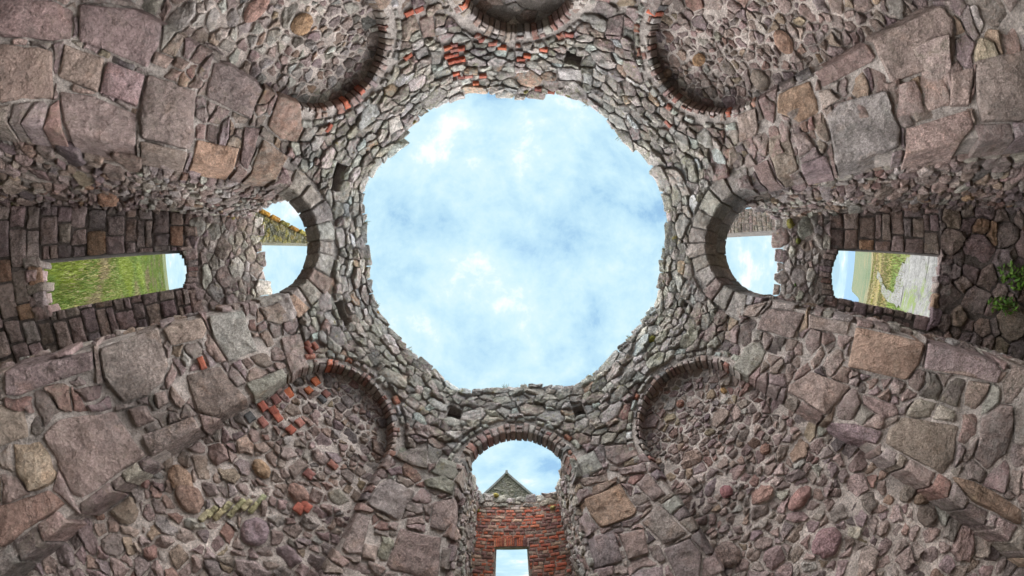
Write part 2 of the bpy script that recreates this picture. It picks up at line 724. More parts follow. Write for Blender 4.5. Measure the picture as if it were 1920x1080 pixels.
# ------------------------------------------------------------------ stones are collected per thing, then built
class Masonry:
    """collects the stones of one wall; the 300 of a name that show largest become parts, the rest one stuff part"""

    def __init__(self, root):
        self.root, self.items = root, {}

    def add(self, name, surf, p, tint, mat=None, **kw):
        c = cent(p)
        P = surf.at(c[0], c[1], 0)
        x, y = project(P)
        out = max(-x, x - 1920, -y, y - 1080, 0)
        if out > 260:
            return
        d2 = sum((P[i] - CAMU[i]) ** 2 for i in range(3))
        r = hypot(x - 960, y - 540)
        shows = abs(area(p)) / d2 * (1 + (r / KPX) ** 2) ** 2 * (1e-4 if out > 10 else 1)
        self.items.setdefault(name, []).append((shows, surf, p, tint, mat or MSTONE, kw))

    def build(self, limit=290):
        for name, L in self.items.items():
            L.sort(key=lambda q: -q[0])
            rest = {}
            for i, (sh, surf, p, tint, mat, kw) in enumerate(L):
                rng = random.Random(int(abs(p[0][0] * 7919 + p[0][1] * 104729) * 1000) & 0xffffff)
                v, f = stone_geo(surf, p, rng, **kw)
                if i < limit and sh > 1e-5:
                    m = Vector((sum(a[0] for a in v) / len(v), sum(a[1] for a in v) / len(v), sum(a[2] for a in v) / len(v)))
                    o = finish(name, [(a[0] - m.x, a[1] - m.y, a[2] - m.z) for a in v], f, mat, self.root, tint)
                    o.location = m - self.root.location
                else:
                    V, F, T = rest.setdefault(mat.name, ([], [], []))
                    b = len(V)
                    V += v
                    F += [tuple(b + x for x in g) for g in f]
                    T += [tint] * len(v)
            for mn, (V, F, T) in rest.items():
                l = self.root.location
                o = finish('small_' + name + 's', [(a[0] - l.x, a[1] - l.y, a[2] - l.z) for a in V], F, bpy.data.materials[mn], self.root, tints=T)
                o['kind'] = 'stuff'


def core(name, surf, u0, u1, nu, v0, v1, nv, keep, thick, parent, tint, hf=None, mat=None, wob=0.006, vtop=None):
    """solid wall body (mortar and rubble heart) with the kept cells of a grid"""
    K = [[keep(u0 + (i + .5) * (u1 - u0) / nu, v0 + (j + .5) * (v1 - v0) / nv) for j in range(nv)] for i in range(nu)]
    idx, V, F, TN = {}, [], [], []
    loc = parent.location if parent is not None else Vector((0, 0, 0))

    def vid(i, j, b):
        key = (i, j, b)
        if key not in idx:
            u, v = u0 + i * (u1 - u0) / nu, v0 + j * (v1 - v0) / nv
            if vtop:
                v = min(v, vtop(u))
            h = -thick if b else (hf(u, v) if hf else 0.0) + wob * (noise.noise((u * 22, v * 22, 3.1)) + 0.6 * noise.noise((u * 60, v * 60, 8.1)))
            P = surf.at(u, v, h)
            idx[key] = len(V)
            V.append((P[0] * S - loc.x, P[1] * S - loc.y, P[2] * S - loc.z))
            TN.append(tint(u, v) if callable(tint) else tint)
        return idx[key]

    for i in range(nu):
        for j in range(nv):
            if not K[i][j]:
                continue
            F.append((vid(i, j, 0), vid(i + 1, j, 0), vid(i + 1, j + 1, 0), vid(i, j + 1, 0)))
            F.append((vid(i, j, 1), vid(i, j + 1, 1), vid(i + 1, j + 1, 1), vid(i + 1, j, 1)))
            for (di, dj, a, b) in ((-1, 0, (i, j + 1), (i, j)), (1, 0, (i + 1, j), (i + 1, j + 1)), (0, -1, (i, j), (i + 1, j)), (0, 1, (i + 1, j + 1), (i, j + 1))):
                ii, jj = i + di, j + dj
                if not (0 <= ii < nu and 0 <= jj < nv and K[ii][jj]):
                    F.append((vid(*b, 0), vid(*a, 0), vid(*a, 1), vid(*b, 1)))
    if surf.flip:
        F = [f[::-1] for f in F]
    return finish(name, V, F, mat or MMORT, parent, tints=TN, sharp=50)


# ------------------------------------------------------------------ colours (linear, as the things are)
GAIN = 1.4


def pick(rng, pal):
    w = rng.uniform(0, sum(p[0] for p in pal))
    for p in pal:
        w -= p[0]
        if w <= 0:
            c = p[1]
            break
    k = rng.uniform(0.82, 1.18) * GAIN
    return tuple(min(0.8, x * k * rng.uniform(0.95, 1.05)) for x in c)


PINK = [(5, (.28, .21, .192)), (5, (.255, .20, .187)), (2, (.22, .172, .17)), (1.1, (.29, .22, .17)), (1.2, (.31, .275, .25)), (.7, (.25, .16, .14)), (.5, (.15, .125, .12))]
GREY = [(4, (.36, .325, .298)), (4, (.315, .285, .268)), (2, (.41, .38, .355)), (2, (.27, .225, .205)), (1, (.20, .185, .175)), (.5, (.30, .21, .155))]
BLOCK = [(4, (.272, .205, .19)), (3, (.245, .19, .186)), (3, (.285, .22, .197)), (1.5, (.255, .23, .21)), (1, (.30, .20, .155))]
DARK = [(4, (.20, .15, .14)), (3, (.17, .13, .13)), (2, (.23, .17, .145)), (1, (.26, .16, .11))]
RED = [(4, (.30, .088, .052)), (3, (.25, .082, .057)), (3, (.14, .072, .064)), (1, (.27, .092, .055)), (1.5, (.19, .135, .115))]
RINGB = [(3, (.17, .118, .105)), (1.6, (.17, .092, .075)), (4, (.17, .138, .126)), (3, (.24, .21, .195)), (1.5, (.10, .092, .09))]
MORTAR = (.60, .525, .485, 0)
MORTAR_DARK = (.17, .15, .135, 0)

# ------------------------------------------------------------------ ground, sea, path (setting)


def hgt(x, y):
    """terrain height in metres (eye level is 0)"""
    z = GZ * S
    r = hypot(x, y)
    if r < 6:
        return z
    w = min(1, (r - 6) / 20)
    a = 0.9 * noise.noise((x * 0.05, y * 0.05, 0)) + 0.25 * noise.noise((x * 0.25, y * 0.25, 2))
    z += 0.5 * w * a * min(1, r / 30)
    if x < -10:
        z += min(1.0, (-x - 10) / 160) * 2.6 * (1 if abs(y) < 3e3 else 0)
    if x > 15:
        z -= min(1.0, (x - 15) / 420) * 16
    if y > 8:
        z -= min(1.0, (y - 8) / 60) * 22
    if r > 900:
        z -= (r - 900) * 0.03
    return z


def build_ground():
    V, F, T = [], [], []
    rad = [0, 3, 5, 6, 7, 8, 9, 10, 11.5, 13, 15, 17, 20, 24, 29, 35, 43, 55, 70, 90, 120, 160, 210, 280, 360, 450, 560, 700, 900, 1200]
    NA = 144
    V.append((0, 0, hgt(0, 0)))
    for r in rad[1:]:
        for k in range(NA):
            a = 2 * pi * k / NA
            x, y = r * cos(a), r * sin(a)
            V.append((x, y, hgt(x, y)))
    for k in range(NA):
        F.append((0, 1 + k, 1 + (k + 1) % NA))
    for i in range(len(rad) - 2):
        for k in range(NA):
            a, b = 1 + i * NA + k, 1 + i * NA + (k + 1) % NA
            F.append((a, a + NA, b + NA, b))
    for v in V:
        r = hypot(v[0], v[1])
        if v[0] > 45:
            c = (.045, .064, .034)
        elif v[0] > 17:
            c = (.13, .105, .04)
        elif v[0] > 0:
            c = (.065, .105, .018)
        else:
            c = (.030, .047, .013) if r > 38 else (.075, .11, .02) if r > 16 or r < 8.6 else (.115, .10, .045)
        T.append((*c, 0))
    o = finish('ground', V, F, MGRND, None, tints=T, sharp=0)
    tag(o, kind='structure', label='grassy meadow ground around the ruined tower')


build_ground()


def sheet(name, pts, mat, dz, label):
    """draped outline on the terrain"""
    V = [(x, y, hgt(x, y) + dz) for x, y in pts]
    V2 = [(x, y, hgt(x, y) - 0.3) for x, y in pts]
    n = len(V)
    F = [tuple(range(n))] + [(i, i + n, (i + 1) % n + n, (i + 1) % n) for i in range(n)]
    o = finish(name, V + V2, F, mat, None, (1, 1, 1, 0), smooth=False)
    tag(o, kind='structure', label=label)


def strip(name, line, mat, dz, label, rng):
    V, F = [], []
    for i in range(len(line) - 1):
        (x0, y0, w0), (x1, y1, w1) = line[i], line[i + 1]
        for k in range(6):
            t = k / 6
            x, y, w = x0 + (x1 - x0) * t, y0 + (y1 - y0) * t, w0 + (w1 - w0) * t
            dx, dy = x1 - x0, y1 - y0
            L = hypot(dx, dy)
            nx, ny = -dy / L, dx / L
            for s in (-1, -.33, .33, 1):
                ww = w * (s + (rng.uniform(-.15, .15) if abs(s) == 1 else 0))
                X, Y = x + nx * ww, y + ny * ww
                V.append((X, Y, hgt(X, Y) + dz))
    for r in range(len(V) // 4 - 1):
        for c in range(3):
            a = r * 4 + c
            F.append((a, a + 1, a + 5, a + 4))
    o = finish(name, V, F, mat, None, (1, 1, 1, 0), sharp=0)
    tag(o, kind='structure', label=label)


_r = random.Random(4)
strip('path', [(4.6, 0.1, 1.6), (7, .05, 1.3), (9, -.05, 1.0), (11, -.12, .95), (13.4, .0, .75), (15, .25, .4)], MPATH, 0.06, 'pale stony path outside the right window', _r)
strip('path', [(9.5, -.6, .5), (12, -1.5, .55), (16, -3.6, .6), (22, -7, .7)], MPATH, 0.07, 'pale stony path branching off across the grass', _r)
strip('track', [(12.6, .35, .3), (15, .5, .22), (19.6, .3, .24), (26, -.3, .28), (36, -1.6, .35)], MPATH, 0.075, 'narrow grey track curving away through the grass', _r)

o = finish('sea', [(-40000, -40000, -21), (40000, -40000, -21), (40000, 40000, -21), (-40000, 40000, -21)], [(0, 1, 2, 3)], MSEA, None, smooth=False)
tag(o, kind='structure', label='blue sea out to the horizon')
fl = [(1.02 * S * cos(a * pi / 8 + pi / 8 * 0), 1.02 * S * sin(a * pi / 8), GZ * S + 0.03 + 0.02 * (a % 3)) for a in range(16)]
o = finish('floor', [(0, 0, GZ * S + 0.05)] + fl, [(0, 1 + i, 1 + (i + 1) % 16) for i in range(16)], MEARTH, None, sharp=0)
tag(o, kind='structure', label='trodden earth floor inside the tower')

# ------------------------------------------------------------------ tower: what the survey says
AW, NW = 0.234, 0.2485
CROWN = {0: .60, 2: .60, 4: .61, 1: .545, 3: .555, 5: .51, 7: .48, 6: .53}
HALF = {k: (AW if k in (0, 2, 4) else 0.235 if k == 6 else NW) for k in range(8)}
SPRING = {k: CROWN[k] - HALF[k] for k in range(8)}
RING = {0: .345, 4: .350, 2: .298, 1: .278, 3: .282, 5: .296, 7: .294, 6: .295}
THICK = {0: .25, 4: .125, 2: .085, 1: .3, 3: .3, 5: .3, 7: .3, 6: .3}
NDEPTH = {1: .078, 3: .078, 5: .088, 7: .085, 6: .11}
ZLOW = GZ - 0.02

RIM = [(3.764, .924), (3.527, .945), (3.439, .964), (3.305, .979), (3.18, .987), (3.055, .978), (2.938, .997), (2.765, .969), (2.633, .943), (2.474, .933), (2.311, .955), (2.176, .938), (1.932, .913), (1.814, .947), (1.532, .988), (1.353, .936), (1.151, .907), (.968, .914), (.832, .908), (.693, .916), (.59, .936), (.434, .936), (.312, .929), (.076, .93), (-.055, .887), (-.264, .898), (-.414, .922)] + \
      [(a - PERIM, b) for a, b in [(6.11, .873), (5.91, .885), (5.787, .944), (5.611, .884), (5.398, .911), (5.273, .924), (5.228, .904), (5.156, .96), (5.079, .992), (4.872, .973), (4.786, .901), (4.745, .92), (4.589, .956), (4.447, .928), (4.307, .891), (4.173, .91), (4.063, .958), (3.893, .944)]]
RIM = sorted((a % PERIM, b) for a, b in RIM)
RIM = [(RIM[-1][0] - PERIM, RIM[-1][1])] + RIM + [(RIM[0][0] + PERIM, RIM[0][1])]


def rim(u):
    u %= PERIM
    for i in range(len(RIM) - 1):
        if RIM[i][0] <= u <= RIM[i + 1][0]:
            t = (u - RIM[i][0]) / max(RIM[i + 1][0] - RIM[i][0], 1e-6)
            return RIM[i][1] + (RIM[i + 1][1] - RIM[i][1]) * t
    return .93


def face_of(u):
    k = math.floor((u + FW / 2) / FW)
    return k % 8, u - k * FW


def in_opening(u, v, grow=0.0):
    k, t = face_of(u)
    w = HALF[k] + grow
    if v < SPRING[k]:
        return abs(t) < w
    return hypot(t, v - SPRING[k]) < w


HOLES = [((852, 775), .045, .036), ((1085, 770), .036, .042), ((640, 590), .078, .034), ((632, 332), .082, .034), ((1075, 112), .050, .034), ((1285, 572), .02, .018), ((1302, 318), .018, .018)]
DU = FW / 60
HOLEB = []
for (px, py), w, h in HOLES:
    u, v = px_tower(px, py)
    u %= PERIM
    if u > PERIM - FW / 2:
        u -= PERIM
    HOLEB.append([(u - w, v - h), (u + w, v - h), (u + w, v + h), (u - w, v + h)])

# big dressed blocks, as surveyed (photo pixels)


def zm(ox, oy, k, pts):
    return [(ox + x * k, oy + y * k) for x, y in pts]


Z = .375
SURVEY = []
for pts in [
    [(400, 20), (830, 60), (800, 230), (740, 350), (400, 220)], [(330, 230), (545, 305), (500, 470), (300, 395)], [(545, 310), (730, 380), (690, 540), (500, 475)],
    [(300, 455), (460, 470), (690, 570), (680, 735), (350, 690), (310, 610)], [(735, 370), (850, 400), (985, 460), (970, 700), (945, 752), (700, 700), (690, 590)],
    [(1060, 300), (1240, 340), (1315, 450), (1250, 600), (1020, 490), (1040, 380)], [(975, 695), (1195, 745), (1165, 870), (950, 822)],
    [(1215, 630), (1300, 640), (1275, 760), (1235, 855), (1195, 820)], [(1330, 640), (1390, 470), (1505, 510), (1520, 640), (1480, 715), (1400, 700)],
    [(1310, 690), (1440, 785), (1380, 905), (1245, 885)], [(0, 225), (285, 265), (285, 500), (0, 525)], [(0, 0), (280, 0), (385, 60), (370, 215), (295, 225), (0, 200)],
    [(690, 705), (940, 765), (925, 835), (700, 795)], [(1105, 140), (1220, 135), (1250, 325), (1085, 275)], [(775, 250), (870, 290), (830, 350), (750, 320)], [(880, 270), (950, 310), (910, 355), (850, 330)],
]:
    SURVEY.append(zm(0, 0, Z, pts))
for pts in [
    [(870, 362), (1140, 212), (1182, 280), (1168, 308), (912, 440)], [(1145, 190), (1500, 22), (1558, 100), (1568, 318), (1250, 430), (1192, 300)], [(690, 470), (850, 392), (880, 455), (908, 570), (800, 618), (682, 560)],
    [(932, 580), (1000, 512), (1230, 452), (1268, 540), (1308, 640), (1305, 748), (982, 850)], [(1322, 642), (1638, 552), (1668, 640), (1600, 730), (1322, 788)], [(482, 572), (580, 532), (600, 640), (588, 680), (502, 718)],
    [(652, 682), (740, 652), (798, 850), (692, 908), (642, 760)], [(803, 822), (940, 772), (973, 868), (812, 888)], [(562, 832), (640, 792), (688, 918), (622, 958)],
    [(1645, 312), (1960, 250), (1960, 610), (1692, 620), (1655, 480)], [(1532, 372), (1640, 352), (1640, 538), (1542, 538)], [(890, 450), (950, 440), (1010, 500), (920, 560)], [(770, 670), (830, 655), (880, 740), (800, 790)],
]:
    SURVEY.append(zm(1200, 0, Z, pts))
for pts in [[(802, 792), (850, 762), (1008, 732), (1038, 790), (1018, 838), (850, 878)], [(1032, 722), (1218, 695), (1268, 850), (1288, 908), (1140, 968), (1062, 842)], [(1292, 682), (1398, 655), (1455, 738), (1400, 778), (1332, 760)], [(1415, 640), (1468, 612), (1555, 690), (1492, 748)]]:
    SURVEY.append(zm(0, 320, Z, pts))
SURVEY += [[(183, 652), (296, 611), (318, 684), (310, 717), (284, 743), (233, 758), (192, 705)], [(11, 692), (176, 657), (179, 690), (40, 739), (14, 737)],
           [(346, 704), (411, 685), (431, 707), (466, 750), (405, 784), (368, 776), (353, 729)], [(459, 722), (531, 692), (545, 713), (477, 750)], [(524, 635), (562, 625), (578, 666), (575, 687), (548, 706), (535, 677)]]
for pts in [[(702, 372), (968, 272), (1005, 330), (752, 478), (732, 402)], [(232, 362), (300, 282), (580, 232), (620, 302), (738, 460), (420, 688), (372, 678), (302, 520)], [(642, 232), (738, 212), (778, 290), (692, 328)],
            [(0, 702), (258, 622), (345, 700), (0, 940)], [(-60, 170), (130, 232), (178, 370), (-60, 450)], [(362, 132), (518, 112), (508, 178), (442, 208)], [(770, 160), (830, 140), (850, 200), (790, 235)], [(860, 110), (930, 200), (905, 235), (870, 220), (840, 150)]]:
    SURVEY.append(zm(0, 680, Z, pts))
for pts in [[(602, 722), (640, 685), (828, 712), (808, 770), (770, 848), (582, 798)], [(842, 718), (1058, 762), (1048, 828), (842, 790)], [(1075, 775), (1428, 852), (1408, 960), (1330, 1058), (1032, 988), (1082, 850)], [(1434, 855), (1778, 952), (1808, 1000), (1780, 1060), (1412, 985)], [(492, 680), (640, 655), (580, 738), (512, 728)]]:
    SURVEY.append(zm(1200, 320, Z, pts))
for pts in [[(742, 112), (860, 45), (1058, 122), (932, 268), (732, 150)], [(1112, 162), (1280, 212), (1298, 260), (1220, 292), (1112, 202)], [(952, 300), (1080, 302), (1218, 350), (1190, 415), (1052, 378)], [(1242, 332), (1310, 265), (1578, 312), (1568, 480), (1518, 568), (1222, 410)],
            [(640, 62), (738, 52), (738, 128), (642, 108)], [(1545, 562), (1700, 602), (1898, 742), (1898, 818), (1642, 690)], [(1400, 20), (1838, 40), (1798, 98), (1422, 22)], [(1190, 482), (1380, 562), (1368, 590), (1192, 512)]]:
    SURVEY.append(zm(1200, 680, Z, pts))
for pts in [[(1282, 472), (1370, 442), (1418, 530), (1312, 578)], [(1282, 580), (1438, 552), (1448, 590), (1312, 618)], [(1312, 682), (1498, 605), (1588, 740), (1578, 768), (1400, 832), (1342, 760)], [(1422, 432), (1568, 392), (1598, 460), (1482, 528), (1432, 490)], [(1482, 542), (1628, 492), (1638, 540), (1502, 568)],
            [(1362, 862), (1468, 832), (1518, 1000), (1402, 1028)], [(1572, 602), (1638, 545), (1735, 660), (1662, 698)], [(1602, 792), (1698, 705), (1845, 850), (1722, 918)], [(1492, 852), (1618, 832), (1648, 958), (1542, 988)], [(1712, 932), (1848, 875), (1918, 950), (1900, 1100), (1782, 1100)],
            [(227, 705), (302, 592), (350, 572), (478, 650), (402, 798)], [(512, 592), (620, 562), (678, 600), (668, 658), (522, 620)], [(547, 552), (602, 472), (680, 492), (698, 550), (670, 588)], [(362, 462), (450, 422), (538, 432), (538, 538), (432, 508)], [(562, 692), (678, 672), (678, 780), (622, 848), (547, 828)],
            [(102, 930), (192, 742), (258, 772), (212, 958), (132, 963)], [(322, 1010), (402, 822), (618, 872), (590, 1090), (342, 1040)], [(432, 782), (518, 762), (528, 808), (432, 818)], [(222, 902), (298, 922), (282, 998), (202, 978)], [(332, 532), (400, 512), (418, 560), (352, 568)],
            [(490, 90 - 1813 + 1), (560, 60 - 1813), (580, 180 - 1813), (510, 190 - 1813)], [(1440, 80 - 1813), (1530, 60 - 1813), (1510, 180 - 1813), (1430, 160 - 1813)], [(1182, 332 - 1813), (1310, 342 - 1813), (1318, 398 - 1813), (1192, 398 - 1813)], [(340, 600 - 1813), (395, 570 - 1813), (415, 640 - 1813), (350, 680 - 1813)], [(545, 245 - 1813), (610, 250 - 1813), (600, 310 - 1813), (555, 325 - 1813)]]:
    SURVEY.append(zm(600, 680, Z, pts))


def unwrap(p):
    p = [(a % PERIM, b) for a, b in p]
    if max(a for a, b in p) - min(a for a, b in p) > PERIM / 2:
        p = [(a - PERIM if a > PERIM / 2 else a, b) for a, b in p]
    c = cent(p)
    if c[0] > PERIM - FW / 2:
        p = [(a - PERIM, b) for a, b in p]
    return p


BLOCKS = []
for poly in SURVEY:
    p = hull(unwrap([px_tower(x, y) for x, y in poly]))
    if len(p) < 3:
        continue
    c = cent(p)
    k, t = face_of(c[0])
    kk = math.floor((c[0] + FW / 2) / FW) * FW
    # keep the jambs of arches and niches clean
    if c[1] < SPRING[k] + .02:
        if t > 0:
            p = clip(p, -1, 0, -(kk + HALF[k]))
        else:
            p = clip(p, 1, 0, kk - HALF[k])
        for k2, kk2, side in (((k + 1) % 8, kk + FW, 1), ((k - 1) % 8, kk - FW, -1)):
            if side > 0:
                p = clip(p, 1, 0, kk2 - HALF[k2]) if len(p) > 2 else p
            else:
                p = clip(p, -1, 0, -(kk2 + HALF[k2])) if len(p) > 2 else p
    if len(p) > 2 and area(p) > 3e-4:
        BLOCKS.append(p)

# bricks that patch the rubble, as surveyed
PATCH = []
for x, y in zm(0, 680, Z, [(1250, 275), (1315, 222), (1380, 186), (1368, 240), (1392, 275), (1315, 300), (1500, 300), (1455, 335), (1445, 155), (1545, 138), (1630, 157), (1612, 182), (1580, 95)]):
    PATCH.append((x, y, 'niche'))
for x, y in zm(0, 680, Z, [(1545, 557), (1665, 512), (1495, 730), (1525, 718)]):
    PATCH.append((x, y, 'niche'))
for x, y in zm(600, 0, Z, [(670, 225), (672, 250), (672, 275), (690, 305), (655, 310), (640, 280), (705, 245), (710, 300), (680, 370), (705, 385), (745, 383), (815, 383), (1005, 298), (1035, 283), (1115, 248), (780, 420), (1090, 447), (1155, 462), (865, 218), (910, 240), (815, 200), (640, 240),
                            (445, 62), (492, 40), (440, 283), (45, 640), (1740, 620), (1245, 175)]):
    PATCH.append((x, y, 'tower'))
for x, y in zm(440, 560, 1 / 3.6, [(495, 310), (545, 320), (525, 395), (560, 430), (525, 440), (570, 385), (500, 345)]):
    PATCH.append((x, y, 'tower'))
for x, y in [(378, 683), (1312, 843 - 5000)]:
    if y > 0:
        PATCH.append((x, y, 'tower'))

# ------------------------------------------------------------------ the eight walls
WALL_LABEL = {
    0: 'tower wall with grey stone arch open to the bay whose window shows a path',
    1: 'tower wall with round headed blind niche of plain small brown rubble',
    2: 'tower wall with brick arch through which a red brick wall and gable show',
    3: 'tower wall with blind niche of rubble patched with bright red bricks',
    4: 'tower wall with grey stone arch open to the bay with the grassy window',
    5: 'tower wall with blind niche of greyish rubble above the arch of the grassy window',
    6: 'tower wall with plastered blind niche at the top edge, facing the red brick bay',
    7: 'tower wall with blind niche holding two big round orange brown boulders',
}
WALLS, MASON, NICHE = {}, {}, {}
for k in range(8):
    a = k * pi / 4
    WALLS[k] = thing('tower_wall', WALL_LABEL[k], 'wall', (cos(a) * S, sin(a) * S, GZ * S), 'walls of the octagonal tower')
    MASON[k] = Masonry(WALLS[k])
    u0 = k * FW - FW / 2
    mt = MORTAR if k in (1, 3) else (.56, .50, .465, 0)
    nv = 134

    def keep(u, v, k=k):
        if in_opening(u, v, 0.014) or v > rim(u) + DU * .3:
            return False
        for b in HOLEB:
            if b[0][0] < u < b[1][0] and b[0][1] < v < b[2][1]:
                return False
        return True

    def hf(u, v, k=k):
        # joints weather out deeper towards the top
        return -0.009 * min(1, max(0, (v - .35) / .2)) - 0.002

    def mtf(u, v, mt=mt):
        f = min(1, max(0, (v - .3) / .25))
        return tuple(mt[i] * (1 - .22 * f) for i in range(3)) + (0,)
    core('mortar', TW, u0, u0 + FW, 60, ZLOW, ZLOW + nv * DU, nv, keep, THICK[k], WALLS[k], mtf, hf, vtop=lambda u: rim(u) - .008 + .006 * noise.noise((u * 30, 1, 1)))
    if k in NDEPTH:
        pl = faceplane(k, 1 + NDEPTH[k])
        NICHE[k] = pl
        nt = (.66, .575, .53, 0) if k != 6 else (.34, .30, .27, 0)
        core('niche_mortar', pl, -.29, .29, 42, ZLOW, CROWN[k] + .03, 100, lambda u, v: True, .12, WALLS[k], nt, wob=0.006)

# dark back of the joist holes
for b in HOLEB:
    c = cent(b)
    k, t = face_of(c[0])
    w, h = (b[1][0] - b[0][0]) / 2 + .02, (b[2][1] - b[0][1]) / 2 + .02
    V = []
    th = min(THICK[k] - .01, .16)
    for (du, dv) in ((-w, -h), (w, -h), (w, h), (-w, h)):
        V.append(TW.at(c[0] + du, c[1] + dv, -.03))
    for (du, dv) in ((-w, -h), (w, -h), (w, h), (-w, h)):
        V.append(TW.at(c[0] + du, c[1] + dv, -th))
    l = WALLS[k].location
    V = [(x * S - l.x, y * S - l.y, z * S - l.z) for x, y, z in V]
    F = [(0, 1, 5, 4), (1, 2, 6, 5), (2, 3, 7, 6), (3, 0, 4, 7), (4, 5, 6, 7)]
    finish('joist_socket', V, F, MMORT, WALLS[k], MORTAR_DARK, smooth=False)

# --- dressed blocks of the piers
rng = random.Random(11)
for p in BLOCKS:
    c = cent(p)
    k, t = face_of(c[0])
    A = sqrt(area(p))
    tint = pick(rng, BLOCK if c[1] < .45 else GREY)
    touch = any(abs(abs(q[0] - round(q[0] / FW) * FW) - HALF[face_of(q[0])[0]]) < .012 for q in p)
    MASON[k].add('granite_block', TW, p, (*tint, .12 if c[1] < .3 else .35), H=rng.uniform(.006, .016), gap=.0035, bevel=.0045, warp=.0 if touch else .004, rough=.012,
                 depth=(NDEPTH[k] - .004 if k in NDEPTH else min(.12, THICK[k] - .01)) if touch else .02, relief=.9, tilt=.05, corner=.06, seg=.035)

# --- arch rings
ringpoly = {k: [] for k in range(8)}


def polar(k, r, a):
    return k * FW + r * cos(a), SPRING[k] + r * sin(a)


for k in (0, 4):
    rng = random.Random(30 + k)
    cuts = [0]
    n = 11
    ws = [rng.uniform(.75, 1.25) for _ in range(n)]
    for w in ws:
        cuts.append(cuts[-1] + w / sum(ws) * (pi + .12))
    cuts = [c - .06 for c in cuts]
    rows = [(0.004, THICK[k])] if k == 4 else [(0.004, .125)]
    for i in range(n):
        ro = RING[k] + rng.uniform(-.035, .02)
        m = .5 * (cuts[i] + cuts[i + 1])
        p = [polar(k, HALF[k] - .002, cuts[i]), polar(k, ro, cuts[i]), polar(k, ro * rng.uniform(.99, 1.03), m), polar(k, ro, cuts[i + 1]), polar(k, HALF[k] - .002, cuts[i + 1]), polar(k, (HALF[k] - .002), m)]
        tint = pick(rng, [(3, (.30, .275, .25)), (2, (.27, .235, .215)), (1, (.28, .215, .19))])
        MASON[k].add('arch_stone', TW, p, (*tint, .3), H=rng.uniform(.002, .013), gap=.0035, bevel=.006, rough=.02, depth=rows[0][1] - .006, relief=1.0, tilt=.09, corner=.07, seg=.03, edge=.9)
    if k == 0:      # second order of the deeper arch
        sub = faceplane(k, 1.128)
        for i in range(9):
            a0, a1 = -.05 + i * (pi + .1) / 9, -.05 + (i + 1) * (pi + .1) / 9
            p = [(x - k * FW, y) for x, y in (polar(k, HALF[k] + .004, a0), polar(k, .30, a0), polar(k, .30, a1), polar(k, HALF[k] + .004, a1), polar(k, HALF[k] + .004, .5 * (a0 + a1)))]
            MASON[k].add('arch_stone', sub, p, (*pick(rng, GREY), .1), H=.0, gap=.003, bevel=.008, rough=.02, depth=.12, relief=.3, tilt=.03, corner=.08)
for k in (2, 1, 3, 5, 7, 6):
    rng = random.Random(50 + k)
    R0, R1 = HALF[k] - .002, RING[k]
    a = -.10
    row = 0
    deep = (THICK[2] if k == 2 else NDEPTH[k]) - .004
    while a < pi + .10:
        w = rng.uniform(.020, .036) / R0
        brick = rng.random() < .78
        pal = RINGB
        hasred = 0.5 + 0.5 * noise.noise((a * 2.2 + k * 5, 0, 0)) > .52
        r1 = R1 + rng.uniform(-.022, .006)
        if rng.random() < .35:
            rm = R0 + (r1 - R0) * rng.uniform(.45, .6)
            segs = [(R0, rm), (rm, r1)]
        else:
            segs = [(R0, r1)]
        for s0, s1 in segs:
            p = [polar(k, s0, a), polar(k, s1, a), polar(k, s1, a + w), polar(k, s0, a + w)]
            tint = pick(rng, RED if (hasred and k in (2, 3, 5, 6, 7) and rng.random() < .16) else RINGB)
            MASON[k].add('arch_brick', TW, p, (*tint, .35), MBRICK, H=rng.uniform(-.006, .007), gap=.003, bevel=.003, rough=.07, depth=deep if s0 == R0 else .02, relief=.3, tilt=.12, corner=.1)
        a += w
    # an outer course of small pale stones over the bricks
    a = -.02
    while a < pi + .02:
        w = rng.uniform(.032, .06) / R1
        r1 = R1 + .004
        r2 = r1 + rng.uniform(.022, .045)
        if rng.random() < .8:
            p = [polar(k, r1, a), polar(k, r2, a), polar(k, r2, a + w), polar(k, r1, a + w)]
            tint = pick(rng, [(3, (.36, .345, .32)), (2, (.30, .27, .25)), (1, (.40, .40, .39)), (.6, (.34, .14, .10))])
            MASON[k].add('rubble_stone', TW, p, (*tint, .6), H=rng.uniform(.004, .010), gap=.004, bevel=.005, rough=.08, relief=.6, tilt=.15)
        a += w

# --- brick patches
PB = []
rng = random.Random(77)
NPATCH = {k: [] for k in range(8)}
for x, y, where in PATCH:
    u, v = px_tower(x, y)
    u %= PERIM
    if u > PERIM - FW / 2:
        u -= PERIM
    k, t = face_of(u)
    w, h = rng.uniform(.021, .027), rng.uniform(.0105, .013)
    if where == 'niche':
        t, v = px_plane(NICHE[k], x, y)
        w, h = rng.uniform(.017, .022), rng.uniform(.013, .017)
        NPATCH[k].append([(t - w, v - h), (t + w, v - h), (t + w, v + h), (t - w, v + h)])
    else:
        p = [(u - w, v - h), (u + w, v - h), (u + w, v + h), (u - w, v + h)]
        if not in_opening(u, v, .07):
            PB.append(p)
            MASON[k].add('brick', TW, p, (*pick(rng, [(3, (.225, .066, .044)), (1.3, (.27, .08, .045)), (2, (.17, .066, .052))]), .1), MBRICK, H=.012, gap=.002, bevel=.003, rough=.03, relief=.3, tilt=.2, corner=.12)

# --- rubble of the tower shell
rng = random.Random(5)
OBST = BLOCKS + PB + HOLEB
OB2 = [(min(q[0] for q in b), max(q[0] for q in b), min(q[1] for q in b), max(q[1] for q in b), b) for b in OBST]


def ring_out(k):
    return RING[k] + (0.03 if k in (1, 2, 3, 5, 6, 7) else .0)


